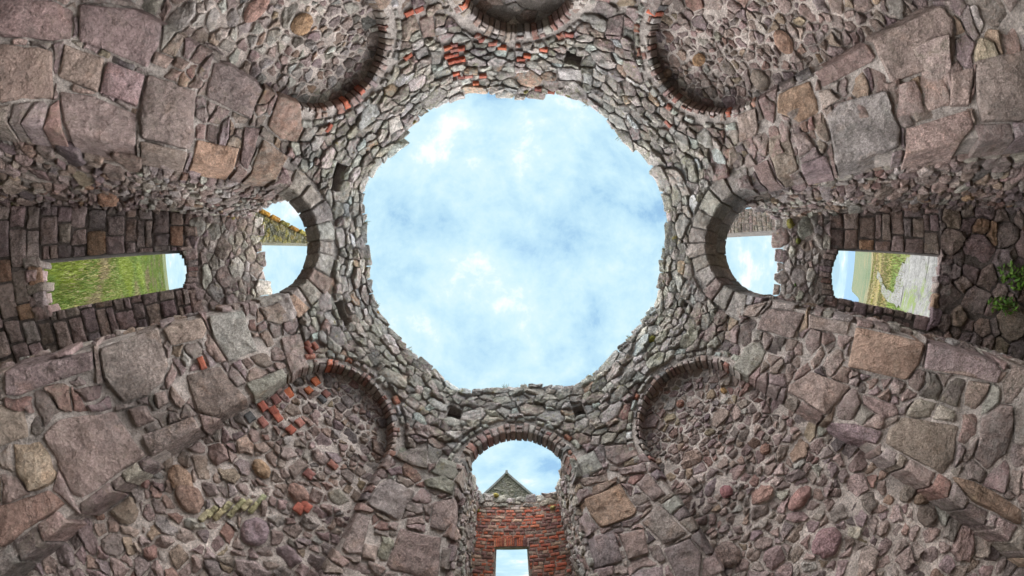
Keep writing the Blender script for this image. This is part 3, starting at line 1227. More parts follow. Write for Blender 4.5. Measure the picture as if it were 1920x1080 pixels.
def shell_ok(u, v):
    if v > rim(u) - .012:
        return False
    k, t = face_of(u)
    if v < SPRING[k]:
        if abs(t) < HALF[k] + .012:
            return False
    elif hypot(t, v - SPRING[k]) < ring_out(k) + .008:
        return False
    for x0, x1, y0, y1, b in OB2:
        if x0 < u < x1 and y0 < v < y1 and inpoly(b, (u, v)):
            return False
    return True


def shell_size(u, v):
    k, t = face_of(u)
    if rim(u) - v < .085:
        return .076
    if v > .80:
        return .058
    if v > .42:
        return .052
    if k in (5, 6, 7) and abs(t) > .2 and (k == 6 or (k == 5) == (t > 0)):
        return .085
    for x0, x1, y0, y1, b in OB2[:len(BLOCKS)]:
        if x0 - .09 < u < x1 + .09 and y0 - .09 < v < y1 + .09:
            return .046
    return .10


def shell_extra(p, u, v):
    k, t = face_of(u)
    kk = u - t
    if v < SPRING[k]:
        if t > 0:
            p = clip(p, -1, 0, -(kk + HALF[k]))
        else:
            p = clip(p, 1, 0, kk - HALF[k])
    else:
        d = hypot(t, v - SPRING[k])
        nx, ny = -t / d, -(v - SPRING[k]) / d
        R = ring_out(k)
        p = clip(p, nx, ny, nx * (kk + t / d * R) + ny * (SPRING[k] + (v - SPRING[k]) / d * R))
    return p


seeds = scatter(rng, -FW / 2, PERIM - FW / 2, -.80, 1.0, shell_size, shell_ok, 1.7, 110000, lambda u, v: v if v < .56 else (math.floor((v - rim(u)) / .050) + .5) * .050 + rim(u) + rng.uniform(-.007, .007))
cells = voronoi(seeds, 1.7, OBST, shell_extra)
for p, s in cells:
    c = cent(p)
    k, t = face_of(c[0])
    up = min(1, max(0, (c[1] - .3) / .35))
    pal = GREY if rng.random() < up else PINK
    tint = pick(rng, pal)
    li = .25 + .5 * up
    if k in (5, 6, 7):
        li += .1
    top = c[1] > rim(c[0]) - .07
    if top:
        p = clip(p, 0, 1, rim(c[0]) + rng.uniform(-.004, .010))
        if len(p) < 3 or area(p) < .0011:
            continue
    small = rng.random() < .04 and c[1] > .4
    if small:
        tint = pick(rng, [(1, (.40, .42, .41))])
    nm = 'parapet_stone' if top else 'rubble_stone'
    jamb = (c[1] < SPRING[k] and min(abs(abs(q[0] - (c[0] - t)) - HALF[k]) for q in p) < .006)
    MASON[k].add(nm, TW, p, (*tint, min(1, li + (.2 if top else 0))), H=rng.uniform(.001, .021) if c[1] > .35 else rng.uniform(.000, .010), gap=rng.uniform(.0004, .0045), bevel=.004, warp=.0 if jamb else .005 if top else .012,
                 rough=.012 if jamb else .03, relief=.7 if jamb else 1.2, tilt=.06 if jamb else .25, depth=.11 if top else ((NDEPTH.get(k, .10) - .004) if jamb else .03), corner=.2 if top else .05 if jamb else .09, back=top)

# --- rubble of the niche backs
for k in NICHE:
    rng = random.Random(100 + k)
    pl = NICHE[k]
    obst = list(NPATCH[k])
    for b in NPATCH[k]:
        MASON[k].add('brick', pl, b, (*pick(rng, [(3, (.21, .066, .046)), (1.2, (.27, .078, .04)), (2.5, (.165, .075, .062)), (.8, (.06, .06, .065))]), .05), MBRICK, H=.013, gap=.001, bevel=.003, rough=.03, relief=.4, tilt=.25, corner=.12)
    boulders = []
    if k == 7:
        for (x, y), rx, ry, col in [((1311, 112), .030, .034, (.34, .20, .11)), ((1470, 78), .050, .030, (.30, .195, .15)), ((1425, 150), .05, .035, (.28, .20, .175)), ((1252, 138), .025, .025, (.30, .20, .15))]:
            c = px_plane(pl, x, y)
            boulders.append(([(c[0] + rx * cos(a * pi / 5), c[1] + ry * sin(a * pi / 5)) for a in range(10)], col))
    if k == 3:
        for (x, y), rx, ry, col in [((338, 900), .05, .032, (.30, .20, .15)), ((355, 935), .05, .036, (.27, .19, .155)), ((560, 925), .045, .03, (.28, .19, .16)), ((490, 880), .04, .028, (.31, .215, .15)), ((478, 998), .045, .045, (.25, .19, .19)), ((230, 945), .06, .035, (.28, .21, .17))]:
            c = px_plane(pl, x, y)
            boulders.append(([(c[0] + rx * cos(a * pi / 4), c[1] + ry * sin(a * pi / 4)) for a in range(8)], col))
        for i in range(9):          # thin yellowish shale set on edge
            x, y = 385 + i * 13, 962 - i * 2 + rng.uniform(-8, 8)
            c = px_plane(pl, x, y)
            q = [(c[0] - .009, c[1] - .02), (c[0] + .009, c[1] - .022), (c[0] + .011, c[1] + .02), (c[0] - .007, c[1] + .022)]
            boulders.append((q, (.36, .32, .20)))
    if k == 1:
        for (x, y), rx, ry, col in [((1362, 922), .026, .026, (.26, .13, .125)), ((1500, 935), .05, .026, (.28, .175, .155)), ((1435, 843), .024, .022, (.26, .15, .12)), ((1550, 1018), .05, .04, (.25, .17, .16)), ((1365, 1040), .045, .045, (.24, .175, .16)), ((1275, 757), .024, .02, (.31, .18, .14)), ((1356, 733), .016, .018, (.34, .20, .10)), ((1735, 965), .03, .03, (.17, .13, .115)), ((1700, 925), .03, .02, (.2, .15, .13))]:
            c = px_plane(pl, x, y)
            boulders.append(([(c[0] + rx * cos(a * pi / 4 + .3), c[1] + ry * sin(a * pi / 4 + .3)) for a in range(8)], col))
    if k == 5:
        for (x, y), rx, ry, col in [((565, 45), .05, .04, (.31, .215, .125)), ((480, 15), .06, .03, (.29, .20, .16)), ((395, 100), .03, .05, (.24, .20, .19)), ((360, 90), .03, .05, (.22, .21, .18))]:
            c = px_plane(pl, x, y)
            boulders.append(([(c[0] + rx * cos(a * pi / 4), c[1] + ry * sin(a * pi / 4)) for a in range(8)], col))
    for q, col in boulders:
        if max(abs(a) for a, b in q) > .27:
            q = clip(clip(q, 1, 0, .245), -1, 0, .245)
        if len(q) < 3:
            continue
        q = hull(q)
        obst.append(q)
        MASON[k].add('boulder', pl, q, (*[x * 1.35 * rng.uniform(.93, 1.07) for x in col], .08), H=.016, gap=.002, bevel=.008, rough=.03, relief=.7, tilt=.08, corner=.2)
    if k == 6:
        sz = lambda u, v: .085
    elif k == 5:
        sz = lambda u, v: .034 if v > .12 else .042
    else:
        sz = lambda u, v: .034 + .012 * noise.noise((u * 7, v * 7, k))

    def ok(u, v, k=k, obst=obst):
        if v > SPRING[k] and hypot(u, v - SPRING[k]) > HALF[k] - .006:
            return False
        return abs(u) < HALF[k] - .004 and not any(inpoly(b, (u, v)) for b in obst)

    ex = lambda p, u, v: p
    seeds = scatter(rng, -.25, .25, -.78, CROWN[k], sz, ok, 1.45, 30000, lambda u, v: (math.floor(v / .042) + .5) * .042 + .006 * noise.noise((u * 9, v * 9, k)) + rng.uniform(-.012, .012))
    for p, s in voronoi(seeds, 1.45, obst, ex):
        c = cent(p)
        if k == 6 and rng.random() < .35:
            continue
        tint = pick(rng, PINK if k in (1, 3, 7) else PINK + GREY)
        li = .06 if k in (1, 3) else .22
        MASON[k].add('niche_stone', pl, p, (*tint, li), H=rng.uniform(.001, .012), gap=rng.uniform(.001, .0055), bevel=.003, rough=.03, relief=1.3, tilt=.34, corner=.07, warp=.013)

for k in (0, 4):        # rubble on the deep jamb behind the dressed edge stones
    rng = random.Random(900 + k)
    sx = 1 if k == 0 else -1
    for sy in (-1, 1):
        jp = Plane((0, sy * (AW + .013)), (sx, 0), (0, -sy))
        ua, ub = 1.10, 1 + THICK[k] + .012
        sd_ = scatter(rng, ua, ub, -.8, SPRING[k], lambda u, v: .045, lambda u, v: True, 1.3, 4000)
        for p, s in voronoi(sd_, 1.3, [], lambda p, u, v: clip(clip(p, 1, 0, ub), -1, 0, -ua)):
            MASON[k].add('jamb_stone', jp, p, (*pick(rng, PINK + GREY[:2]), .2), H=rng.uniform(.002, .012), gap=rng.uniform(.0005, .003), bevel=.004, rough=.03, relief=1.0, tilt=.2, corner=.09, warp=.008)

for k in range(8):
    MASON[k].build()


# ------------------------------------------------------------------ the bays behind the arches
def rubble_wall(root, surf, u0, u1, v0, v1, size, aspect, pal, lich, seed, ok=lambda u, v: True, extra=lambda p, u, v: p, blocks=(), name='rubble_stone', H=(.001, .013), gap=(.001, .004), tries=9000, mas=None, rough=.05, corner=.10):
    rng = random.Random(seed)
    m = mas or Masonry(root)
    sz = size if callable(size) else (lambda u, v: size)
    inb = lambda u, v: ok(u, v) and not any(inpoly(b, (u, v)) for b in blocks)
    seeds = scatter(rng, u0, u1, v0, v1, sz, inb, aspect, tries)
    for p, s in voronoi(seeds, aspect, list(blocks), extra):
        c = cent(p)
        m.add(name, surf, p, (*pick(rng, pal(c) if callable(pal) else pal), lich(c) if callable(lich) else lich), H=rng.uniform(*H), gap=rng.uniform(*gap), bevel=.004, rough=rough * .6, relief=1.1, tilt=.25, corner=corner, warp=.010)
    return m


def coursed_wall(m, surf, u0, u1, v0, v1, seed, pal, lich, ok, hgt_=(.05, .085), wid=(.06, .14), name='squared_stone', H=(.004, .012)):
    """courses of roughly squared stones"""
    rng = random.Random(seed)
    v = v0
    while v < v1:
        h = rng.uniform(*hgt_)
        u = u0 - rng.uniform(0, .1)
        while u < u1:
            w = rng.uniform(*wid)
            a, b = max(u, u0), min(u + w, u1)
            if b - a > .015:
                j = lambda: rng.uniform(-.006, .006)
                p = [(a + j() * .4, v + j()), (b + j() * .4, v + j()), (b + j() * .4, v + h + j()), (a + j() * .4, v + h + j())]
                p = ok(p)
                if p and len(p) > 2 and area(p) > 2e-4:
                    c = cent(p)
                    if rng.random() < .22 and h > .06:      # two thin ones instead of one
                        vm = v + h * rng.uniform(.4, .6)
                        for q in (clip(p, 0, 1, vm), clip(p, 0, -1, -vm)):
                            if len(q) > 2 and area(q) > 2e-4:
                                m.add(name, surf, q, (*pick(rng, pal), lich(c)), H=rng.uniform(*H), gap=.004, bevel=.005, rough=.035, relief=.7, tilt=.12, corner=.14)
                    else:
                        m.add(name, surf, p, (*pick(rng, pal), lich(c)), H=rng.uniform(*H), gap=.004, bevel=.006, rough=.03, relief=.7, tilt=.08, corner=.12)
            u += w
        v += h


def window_bay(k, D, side_sign, win, wtop, stop, labels, seed, sill_rubble):
    """k: face; the side wall visible is at y = -AW; outer wall at distance D with a window (t0, t1, z0, z1 at the springing, rise)"""
    sx = 1 if k == 0 else -1
    # side wall
    root = thing('bay_wall', labels[0], 'wall', (sx * 1.4 * S, -AW * S, GZ * S), 'side walls of the window bays')
    pl = Plane((0, -AW), (sx, 0), (0, 1))
    x0 = 1 + THICK[k] + .012
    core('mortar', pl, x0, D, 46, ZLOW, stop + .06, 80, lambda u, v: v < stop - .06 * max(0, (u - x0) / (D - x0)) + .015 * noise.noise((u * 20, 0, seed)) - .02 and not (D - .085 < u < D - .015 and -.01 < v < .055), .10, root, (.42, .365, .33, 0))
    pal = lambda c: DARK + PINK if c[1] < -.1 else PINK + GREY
    m = rubble_wall(root, pl, x0 + .0, D - .012, -.8, stop, lambda u, v: .040 + .01 * noise.noise((u * 6, v * 6, 1)), 1.7, pal, lambda c: .15 + .4 * max(0, c[1] / .5), seed,
                    ok=lambda u, v: v < stop - .06 * max(0, (u - x0) / (D - x0)) and not (abs(u - D + .05) < .055 and -.03 < v < .075), tries=15000)
    # dark socket beside the outer wall
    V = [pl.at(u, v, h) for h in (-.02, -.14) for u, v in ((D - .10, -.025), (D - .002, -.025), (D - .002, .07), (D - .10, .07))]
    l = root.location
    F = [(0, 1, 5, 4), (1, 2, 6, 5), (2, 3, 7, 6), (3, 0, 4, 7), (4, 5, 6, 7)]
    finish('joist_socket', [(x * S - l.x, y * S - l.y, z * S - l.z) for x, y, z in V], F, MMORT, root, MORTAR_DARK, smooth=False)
    m.build()
    # lower side wall, set back so that the bay widens
    root3 = thing('bay_wall', labels[2], 'wall', (sx * 1.4 * S, .38 * S, GZ * S), 'side walls of the window bays')
    pl3 = Plane((0, .36), (sx, 0), (0, -1))
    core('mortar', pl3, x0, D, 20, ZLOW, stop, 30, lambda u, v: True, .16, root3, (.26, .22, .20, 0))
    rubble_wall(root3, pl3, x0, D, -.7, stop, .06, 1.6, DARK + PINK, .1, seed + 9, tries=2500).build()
    # outer wall
    root2 = thing('window_wall', labels[1], 'wall', (sx * D * S, 0, GZ * S), 'outer walls of the window bays')
    a = k * pi / 4
    pl2 = Plane((sx * D, 0), (0, 1), (-sx, 0))
    y0, y1, z0, z1, rise = win

    def head(y):
        q = (y - .5 * (y0 + y1)) / (.5 * (y1 - y0))
        return z1 + rise * (1 - q * q)
    topf = lambda y: wtop + .012 * noise.noise((y * 14, seed, 0)) + (0.03 if y < -.15 else 0)
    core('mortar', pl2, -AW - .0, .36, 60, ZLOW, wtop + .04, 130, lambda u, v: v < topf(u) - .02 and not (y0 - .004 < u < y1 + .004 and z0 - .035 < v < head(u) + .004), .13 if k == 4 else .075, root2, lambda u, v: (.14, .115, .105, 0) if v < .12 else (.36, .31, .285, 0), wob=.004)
    m = Masonry(root2)

    def ok(p):
        c = cent(p)
        if c[1] > topf(c[0]):
            return None
        if c[1] < z0:
            return None if sill_rubble else clip(p, 0, 1, z0)
        if y0 < c[0] < y1 and c[1] < head(c[0]) + .035:
            # keep what is left of or right of the opening
            L, Rr = clip(p, 1, 0, y0), clip(p, -1, 0, -y1)
            best = L if len(L) > 2 and (len(Rr) < 3 or area(L) > area(Rr)) else Rr
            return best if len(best) > 2 else None
        if c[1] < head(min(max(c[0], y0), y1)) + .035:
            if c[0] <= y0:
                p = clip(p, 1, 0, y0)
            elif c[0] >= y1:
                p = clip(p, -1, 0, -y1)
        return p
    lich = lambda c: .1 + .5 * max(0, (c[1] - .1) / .4)
    lo = z0 if sill_rubble else -.8
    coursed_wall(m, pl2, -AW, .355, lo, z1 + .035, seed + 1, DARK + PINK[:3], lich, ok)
    # head of flat stones standing on edge
    rng = random.Random(seed + 3)
    u = y0 - .02
    while u < y1 + .02:
        w = rng.uniform(.018, .034)
        hh = head(min(max(u + w / 2, y0), y1))
        p = [(u, hh), (u + w, head(min(max(u + w, y0), y1))), (u + w + (u - .5 * (y0 + y1)) * .06, hh + rng.uniform(.055, .075)), (u + (u - .5 * (y0 + y1)) * .06, hh + rng.uniform(.055, .075))]
        m.add('arch_stone', pl2, hull(p), (*pick(rng, PINK), .1), H=rng.uniform(.004, .01), gap=.003, bevel=.004, rough=.03, depth=.10, relief=.5, tilt=.08, corner=.12)
        u += w
    # broken sill stones
    u = y0 - .01
    while u < y1 + .005:
        w = rng.uniform(.03, .06)
        t_ = z0 + rng.uniform(-.016, .012)
        m.add('sill_stone', pl2, [(u, z0 - .06), (u + w, z0 - .06), (u + w, t_ + rng.uniform(-.006, .006)), (u, t_)], (*pick(rng, DARK + PINK[:2]), .3), H=rng.uniform(.004, .02), gap=.003, bevel=.006, rough=.05, depth=.12 if k == 4 else .07, relief=.9, tilt=.15, corner=.14, warp=.008)
        u += w
    hz = z1 + rise + .06
    palU = [(1, c) for _, c in PINK[:3]] + [(2, c) for _, c in GREY[:4]]
    rubble_wall(root2, pl2, -AW + .005, .35, z1 + .05, wtop + .03, lambda u, v: .058, 1.35, palU, lich, seed + 4, mas=m, tries=4500, name='rubble_stone',
                ok=lambda u, v: v < topf(u) and not (y0 - .03 < u < y1 + .03 and v < hz + .012), extra=lambda p, u, v: clip(p, 0, -1, -(z1 + .045)) if not (y0 - .03 < u < y1 + .03) else clip(p, 0, -1, -(hz + .012)))
    if sill_rubble:
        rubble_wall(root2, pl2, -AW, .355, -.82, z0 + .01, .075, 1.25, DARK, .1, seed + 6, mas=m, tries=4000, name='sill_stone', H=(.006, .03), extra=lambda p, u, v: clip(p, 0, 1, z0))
    m.build()
    return pl2


LP = window_bay(4, 1.70, -1, (-.035, .150, -.51, .075, .030), .545, .485,
                ('rubble side wall of the bay with the tall grassy window', 'wall with tall narrow window looking onto green grass', 'side wall of the grassy window bay hidden behind its arch jamb'), 200, False)
RP = window_bay(0, 1.66, -1, (-.045, .205, -.405, .045, .032), .385, .455,
                ('pale rubble side wall of the bay with the path window', 'wall with window looking onto a stony path, weeds below its sill', 'side wall of the path window bay hidden behind its arch jamb'), 300, True)

# --- bottom bay: red brick wall with a doorway-like window
root = thing('brick_wall', 'red brick wall with a pale window opening, framed by the brick arch', 'wall', (0, 1.62 * S, GZ * S))
BP = Plane((0.0, 1.62), (1, 0), (0, -1))
bw = [px_plane(BP, x, y) for x, y in ((928, 1026), (990, 1026))]
wx0, wx1, wz1 = bw[0][0], bw[1][0], .5 * (bw[0][1] + bw[1][1])
BL_, BR_ = -.245, .285
btop = .475
topb = lambda u: btop + .01 * noise.noise((u * 16, 2, 2)) - (0.0 if abs(u - .02) > .2 else .02)
core('mortar', BP, BL_ - .1, BR_ + .1, 72, ZLOW, .52, 110, lambda u, v: v < topb(u) - .015 and not (wx0 - .003 < u < wx1 + .003 and -.42 < v < wz1 + .006), .14, root, (.40, .32, .27, 0), wob=.003)
m = Masonry(root)
rng = random.Random(401)
bh, bl = .0195, .062
v = -.45
r = 0
while v < .405:
    u = BL_ - (bl / 2 if r % 2 else 0) - rng.uniform(0, .02)
    head = r % 3 == 2
    L0 = bl / 2 if head else bl
    while u < BR_:
        L = L0 * rng.uniform(.9, 1.06)
        a, b = max(u, BL_), min(u + L, BR_)
        pieces = [(a, b)]
        if v + bh * .5 < wz1 + .058 and v > -.42:
            pieces = []
            if a < wx0:
                pieces.append((a, min(b, wx0)))
            if b > wx1:
                pieces.append((max(a, wx1), b))
        for a, b in pieces:
            if b - a < .012:
                continue
            j = lambda: rng.uniform(-.0015, .0015)
            p = [(a, v + j()), (b, v + j()), (b, v + bh + j()), (a, v + bh + j())]
            fade = max(0, (v - .33) / .08)
            pal = RED + [(2 + 6 * fade, (.30, .19, .15)), (3 * fade, (.33, .28, .25))]
            m.add('brick', BP, p, (*pick(rng, pal), .12 + .4 * fade), MBRICK, H=rng.uniform(.000, .005), gap=.0026, bevel=.002, rough=.03, relief=.5, tilt=.05, corner=.08, depth=.02)
        u += L
    v += bh
    r += 1
u = wx0 - .006
while u < wx1 + .004:
    w = .0115
    t = (u + w / 2 - .5 * (wx0 + wx1)) / (.5 * (wx1 - wx0))
    hz = wz1 + .006 * (1 - t * t)
    p = [(u, hz), (u + w, hz), (u + w + t * .004, hz + .056), (u + t * .004, hz + .056)]
    m.add('lintel_brick', BP, p, (*pick(rng, RED + [(3, (.33, .17, .11))]), .05), MBRICK, H=rng.uniform(.002, .006), gap=.0022, bevel=.002, rough=.02, relief=.3, tilt=.05, corner=.08, depth=.12)
    u += w
rubble_wall(root, BP, BL_ - .02, BR_ + .02, .408, .50, .040, 1.7, GREY, .7, 402, mas=m, tries=1500, name='rubble_stone', ok=lambda u, v: v < topb(u), extra=lambda p, u, v: clip(p, 0, -1, -.404))
m.build()
for sgn, lab, xi, yo in ((-1, 'grey rubble jamb wall between brick arch and red brick wall, left of the gable', -.236, 1.62), (1, 'grey rubble jamb wall between brick arch and red brick wall, right of the gable', .238, 1.62)):
    root = thing('bay_wall', lab, 'wall', (xi * S, 1.35 * S, GZ * S))
    # splayed a little so that it meets the brick wall's corner
    xe = BL_ if sgn < 0 else BR_
    y0 = 1 + THICK[2] + .01
    du, dv = xe - xi, yo - y0
    L = hypot(du, dv)
    ud = (du / L, dv / L)
    nd = (ud[1], -ud[0]) if sgn < 0 else (-ud[1], ud[0])
    pl = Plane((xi, y0), ud, nd)
    tp = .455 if sgn < 0 else .49
    tf = lambda u, v=0: tp + .015 * noise.noise((u * 14, sgn, 3)) + (-.03 * (u / L) if sgn > 0 else .0)
    slot = lambda u, v: L - .085 < u < L - .03 and v < .19
    core('mortar', pl, 0, L, 44, ZLOW, .54, 100, lambda u, v: v < tf(u) - .02 and not slot(u, v), .12, root, (.42, .37, .335, 0))
    rubble_wall(root, pl, .002, L - .005, -.3, .53, .036, 1.5, [(1, c) for _, c in PINK[:4]] + [(2, c) for _, c in GREY[:4]], lambda c: .25 + .5 * max(0, c[1] - .3), 410 + sgn, ok=lambda u, v: v < tf(u) and not slot(u, v), tries=9000).build()
    # brick-lined back of the slot
    sb = Plane((xi - nd[0] * .075, y0 - nd[1] * .075), ud, nd)
    ms = Masonry(root)
    rng = random.Random(420 + sgn)
    v = -.2
    while v < .2:
        ms.add('brick', sb, [(L - .10, v), (L - .015, v), (L - .015, v + .0285), (L - .10, v + .0285)], (*pick(rng, RED[1:]), .05), MBRICK, H=.002, gap=.003, bevel=.002, rough=.02, depth=.03)
        v += .0285
    ms.build()

# ------------------------------------------------------------------ things beyond the bays


def extrude(name, pl, pts, h0, h1, mat, parent, tint):
    loc = parent.location
    n = len(pts)
    V = [pl.at(u, v, h0) for u, v in pts] + [pl.at(u, v, h1) for u, v in pts]
    V = [(x * S - loc.x, y * S - loc.y, z * S - loc.z) for x, y, z in V]
    F = [tuple(range(n)), tuple(range(2 * n - 1, n - 1, -1))] + [(i, i + n, (i + 1) % n + n, (i + 1) % n) for i in range(n)]
    if (h0 < h1) != pl.flip:
        F = [f[::-1] for f in F]
    return finish(name, V, F, mat, parent, tint, smooth=False)


# gable seen over the red brick wall
GD = 4.0
gp = Plane((0, GD), (1, 0), (0, -1))
ap, g0, g1 = px_plane(gp, 950, 888), px_plane(gp, 908, 928), px_plane(gp, 1000, 931)
root = thing('gable_building', 'stone gable with slate coping rising behind the red brick wall', 'building', (ap[0] * S, GD * S, GZ * S))
sl0, sl1 = (ap[1] - g0[1]) / (g0[0] - ap[0]), (ap[1] - g1[1]) / (g1[0] - ap[0])
eave = .95
el = (ap[0] + (ap[1] - eave) / sl0, eave)
er = (ap[0] + (ap[1] - eave) / sl1, eave)
extrude('gable_wall', gp, hull([er, ap, el]), 0, -.25, MMORT, root, (.20, .185, .165, 0))
for xa, xb in ((min(el[0], er[0]), -.42), (.72, max(el[0], er[0]))):
    extrude('pier', gp, [(xa, GZ - .05), (xb, GZ - .05), (xb, eave + .002), (xa, eave + .002)], -.002, -.24, MMORT, root, (.20, .185, .165, 0))
tri = hull([(el[0], eave), (er[0], eave), (ap[0], ap[1] - .03)])


def gable_extra(p, u, v):
    for i in range(len(tri)):
        a, b = tri[i], tri[(i + 1) % len(tri)]
        ex, ey = b[0] - a[0], b[1] - a[1]
        Lq = hypot(ex, ey)
        nx, ny = ey / Lq, -ex / Lq
        p = clip(p, nx, ny, nx * a[0] + ny * a[1])
        if len(p) < 3:
            return p
    return p


mg = rubble_wall(root, gp, min(el[0], er[0]), max(el[0], er[0]), 1.2, ap[1], .055, 1.5, [(3, (.13, .12, .10)), (2, (.11, .105, .09)), (1, (.15, .135, .11))], .45, 431, ok=lambda u, v: inpoly(tri, (u, v)), extra=gable_extra, tries=6000, H=(.003, .008), gap=(.003, .005))
mg.build()
for e in (el, er):
    dx, dy = e[0] - ap[0], e[1] - ap[1]
    Lq = hypot(dx, dy)
    nx, ny = -dy / Lq, dx / Lq
    if ny < 0:
        nx, ny = -nx, -ny
    nseg = 9
    for i in range(nseg):
        a, b = i / nseg, (i + .97) / nseg
        p = [(ap[0] + dx * a, ap[1] + dy * a), (ap[0] + dx * b, ap[1] + dy * b)]
        q = [(x + nx * .035, y + ny * .035) for x, y in p]
        extrude('coping_stone', gp, hull([*p, *q]), .03, -.28, MSLATE, root, (1, 1, 1, 0))
extrude('finial', gp, [(ap[0] - .028, ap[1] - .01), (ap[0] + .028, ap[1] - .01), (ap[0] + .02, ap[1] + .065), (ap[0] - .02, ap[1] + .065)], .05, -.1, MSLATE, root, (1, 1, 1, 0))
# roof slopes run back from the gable
extrude('roof', gp, hull([ap, er, (er[0], er[1] - .04), (ap[0], ap[1] - .06), el, (el[0], el[1] - .04)]), -.26, -2.2, MSLATE, root, (1, 1, 1, 0))

# lichened ruined gable seen through the left arch
fp = Plane((-3.0, 0), (0, 1), (1, 0))
root = thing('ruined_gable', 'ruined gable with orange lichen on its coping, seen through the arch above the grassy window', 'ruin', (-3.0 * S, -.4 * S, GZ * S))
e0 = px_plane(fp, 487, 457)
e1 = px_plane(fp, 574, 455)
c0, c1 = px_plane(fp, 503, 408), px_plane(fp, 568, 441)
slope = (c1[1] - c0[1]) / (c1[0] - c0[0])
xe = .5 * (e0[0] + e1[0])
zt = c1[1] + slope * (xe - c1[0])
ylow = c0[0] - .35
pts = [(ylow, GZ - .05), (xe, GZ - .05), (xe, zt), (c0[0] - .35, c0[1] - slope * .35)]
gpoly = hull(pts)
extrude('gable_wall', fp, gpoly, 0, -.3, MMORT, root, (.19, .175, .12, 0))


def frag_extra(poly):
    def f(p, u, v):
        for i in range(len(poly)):
            a, b = poly[i], poly[(i + 1) % len(poly)]
            ex, ey = b[0] - a[0], b[1] - a[1]
            Lq = hypot(ex, ey)
            nx, ny = ey / Lq, -ex / Lq
            p = clip(p, nx, ny, nx * a[0] + ny * a[1])
            if len(p) < 3:
                return p
        return p
    return f


rubble_wall(root, fp, ylow, xe, .6, zt, .06, 1.6, [(3, (.16, .135, .055)), (2, (.13, .115, .07)), (2, (.20, .16, .04))], .6, 441, ok=lambda u, v: inpoly(gpoly, (u, v)), extra=frag_extra(gpoly), tries=5000, H=(.003, .01)).build()
dx, dy = xe - (c0[0] - .35), zt - (c0[1] - slope * .35)
Lq = hypot(dx, dy)
nx, ny = -dy / Lq, dx / Lq
nseg = 13
rng = random.Random(443)
mc = Masonry(root)
for i in range(nseg):
    a, b = (i + .03) / nseg, (i + .97) / nseg
    base = (c0[0] - .35, c0[1] - slope * .35)
    p = [(base[0] + dx * a, base[1] + dy * a), (base[0] + dx * b, base[1] + dy * b)]
    tk = rng.uniform(.04, .06)
    q = [(x + nx * tk, y + ny * tk) for x, y in p]
    mc.add('coping_stone', fp, hull([*p, *q]), (*pick(rng, [(3, (.30, .14, .02)), (2, (.24, .19, .04)), (1, (.17, .15, .12))]), .3), H=.05, gap=.002, bevel=.012, rough=.05, depth=.3, tilt=.1, relief=.4)
mc.build()

# tall stump of walling seen through the right arch
rp_ = Plane((3.0, 0), (0, 1), (-1, 0))
root = thing('ruined_wall', 'tall stump of reddish coursed masonry seen through the arch above the path window', 'ruin', (3.0 * S, -.55 * S, GZ * S))
f0, f1 = -.70, -.395
rpoly = [(f0, GZ - .05), (f1, GZ - .05), (f1, 1.85), (f0, 1.7)]
extrude('wall_core', rp_, rpoly, 0, -.35, MMORT, root, (.20, .17, .155, 0))
mr = Masonry(root)
coursed_wall(mr, rp_, f0, f1, .45, 1.7, 451, [(3, (.175, .13, .115)), (2, (.16, .125, .11)), (2, (.19, .155, .135))], lambda c: .2, lambda p: p, hgt_=(.045, .07), wid=(.07, .13), H=(.003, .008))
mr.build()


# ------------------------------------------------------------------ plants
def leafy(name, label, cat, c, r, n, size, cols, seed, group=None, squash=.7):
    rng = random.Random(seed)
    root = thing(name, label, cat, tuple(x * S for x in c), group)
    V, F, T = [], [], []
    for i in range(n):
        d = Vector((rng.gauss(0, 1), rng.gauss(0, 1), rng.gauss(0, 1))).normalized() * (rng.random() ** .4)
        P = Vector((d.x * r[0], d.y * r[1], d.z * r[2])) * S
        ax = Vector((rng.gauss(0, 1), rng.gauss(0, 1), rng.gauss(.6, .6))).normalized()
        bx = ax.cross(Vector((rng.gauss(0, 1), rng.gauss(0, 1), rng.gauss(0, 1)))).normalized()
        s = size * rng.uniform(.6, 1.3) * S
        b = len(V)
        nn = ax.cross(bx) * s * .15
        V += [tuple(P - ax * s), tuple(P + bx * s * .45 + nn), tuple(P + ax * s), tuple(P - bx * s * .45 + nn)]
        F += [(b, b + 1, b + 2), (b, b + 2, b + 3)]
        col = rng.choice(cols)
        k = rng.uniform(.75, 1.25)
        T += [(*[x * k for x in col], 0)] * 4
    o = finish('foliage', V, F, MLEAF, root, tints=T, smooth=False)
    # short stems
    V, F = [], []
    for i in range(5):
        a = rng.uniform(0, 2 * pi)
        bx_, by_ = rng.uniform(-.3, .3) * r[0] * S, rng.uniform(-.3, .3) * r[1] * S
        tx, ty = cos(a) * r[0] * .7 * S, sin(a) * r[1] * .7 * S
        zb, zt_ = -r[2] * S, r[2] * .5 * S
        w = .004
        b = len(V)
        for (x, y, z) in ((bx_, by_, zb), (tx, ty, zt_)):
            V += [(x - w, y, z), (x + w, y - w, z), (x, y + w, z)]
        F += [(b, b + 1, b + 4, b + 3), (b + 1, b + 2, b + 5, b + 4), (b + 2, b, b + 3, b + 5)]
    finish('stem', V, F, MLEAF, root, (.08, .09, .03, 0), smooth=False)
    return root


GREENS = [(.06, .13, .02), (.09, .18, .025), (.05, .10, .02), (.12, .20, .035)]


def on_px(surf, x, y, h):
    u, v = px_plane(surf, x, y)
    return surf.at(u, v, h)


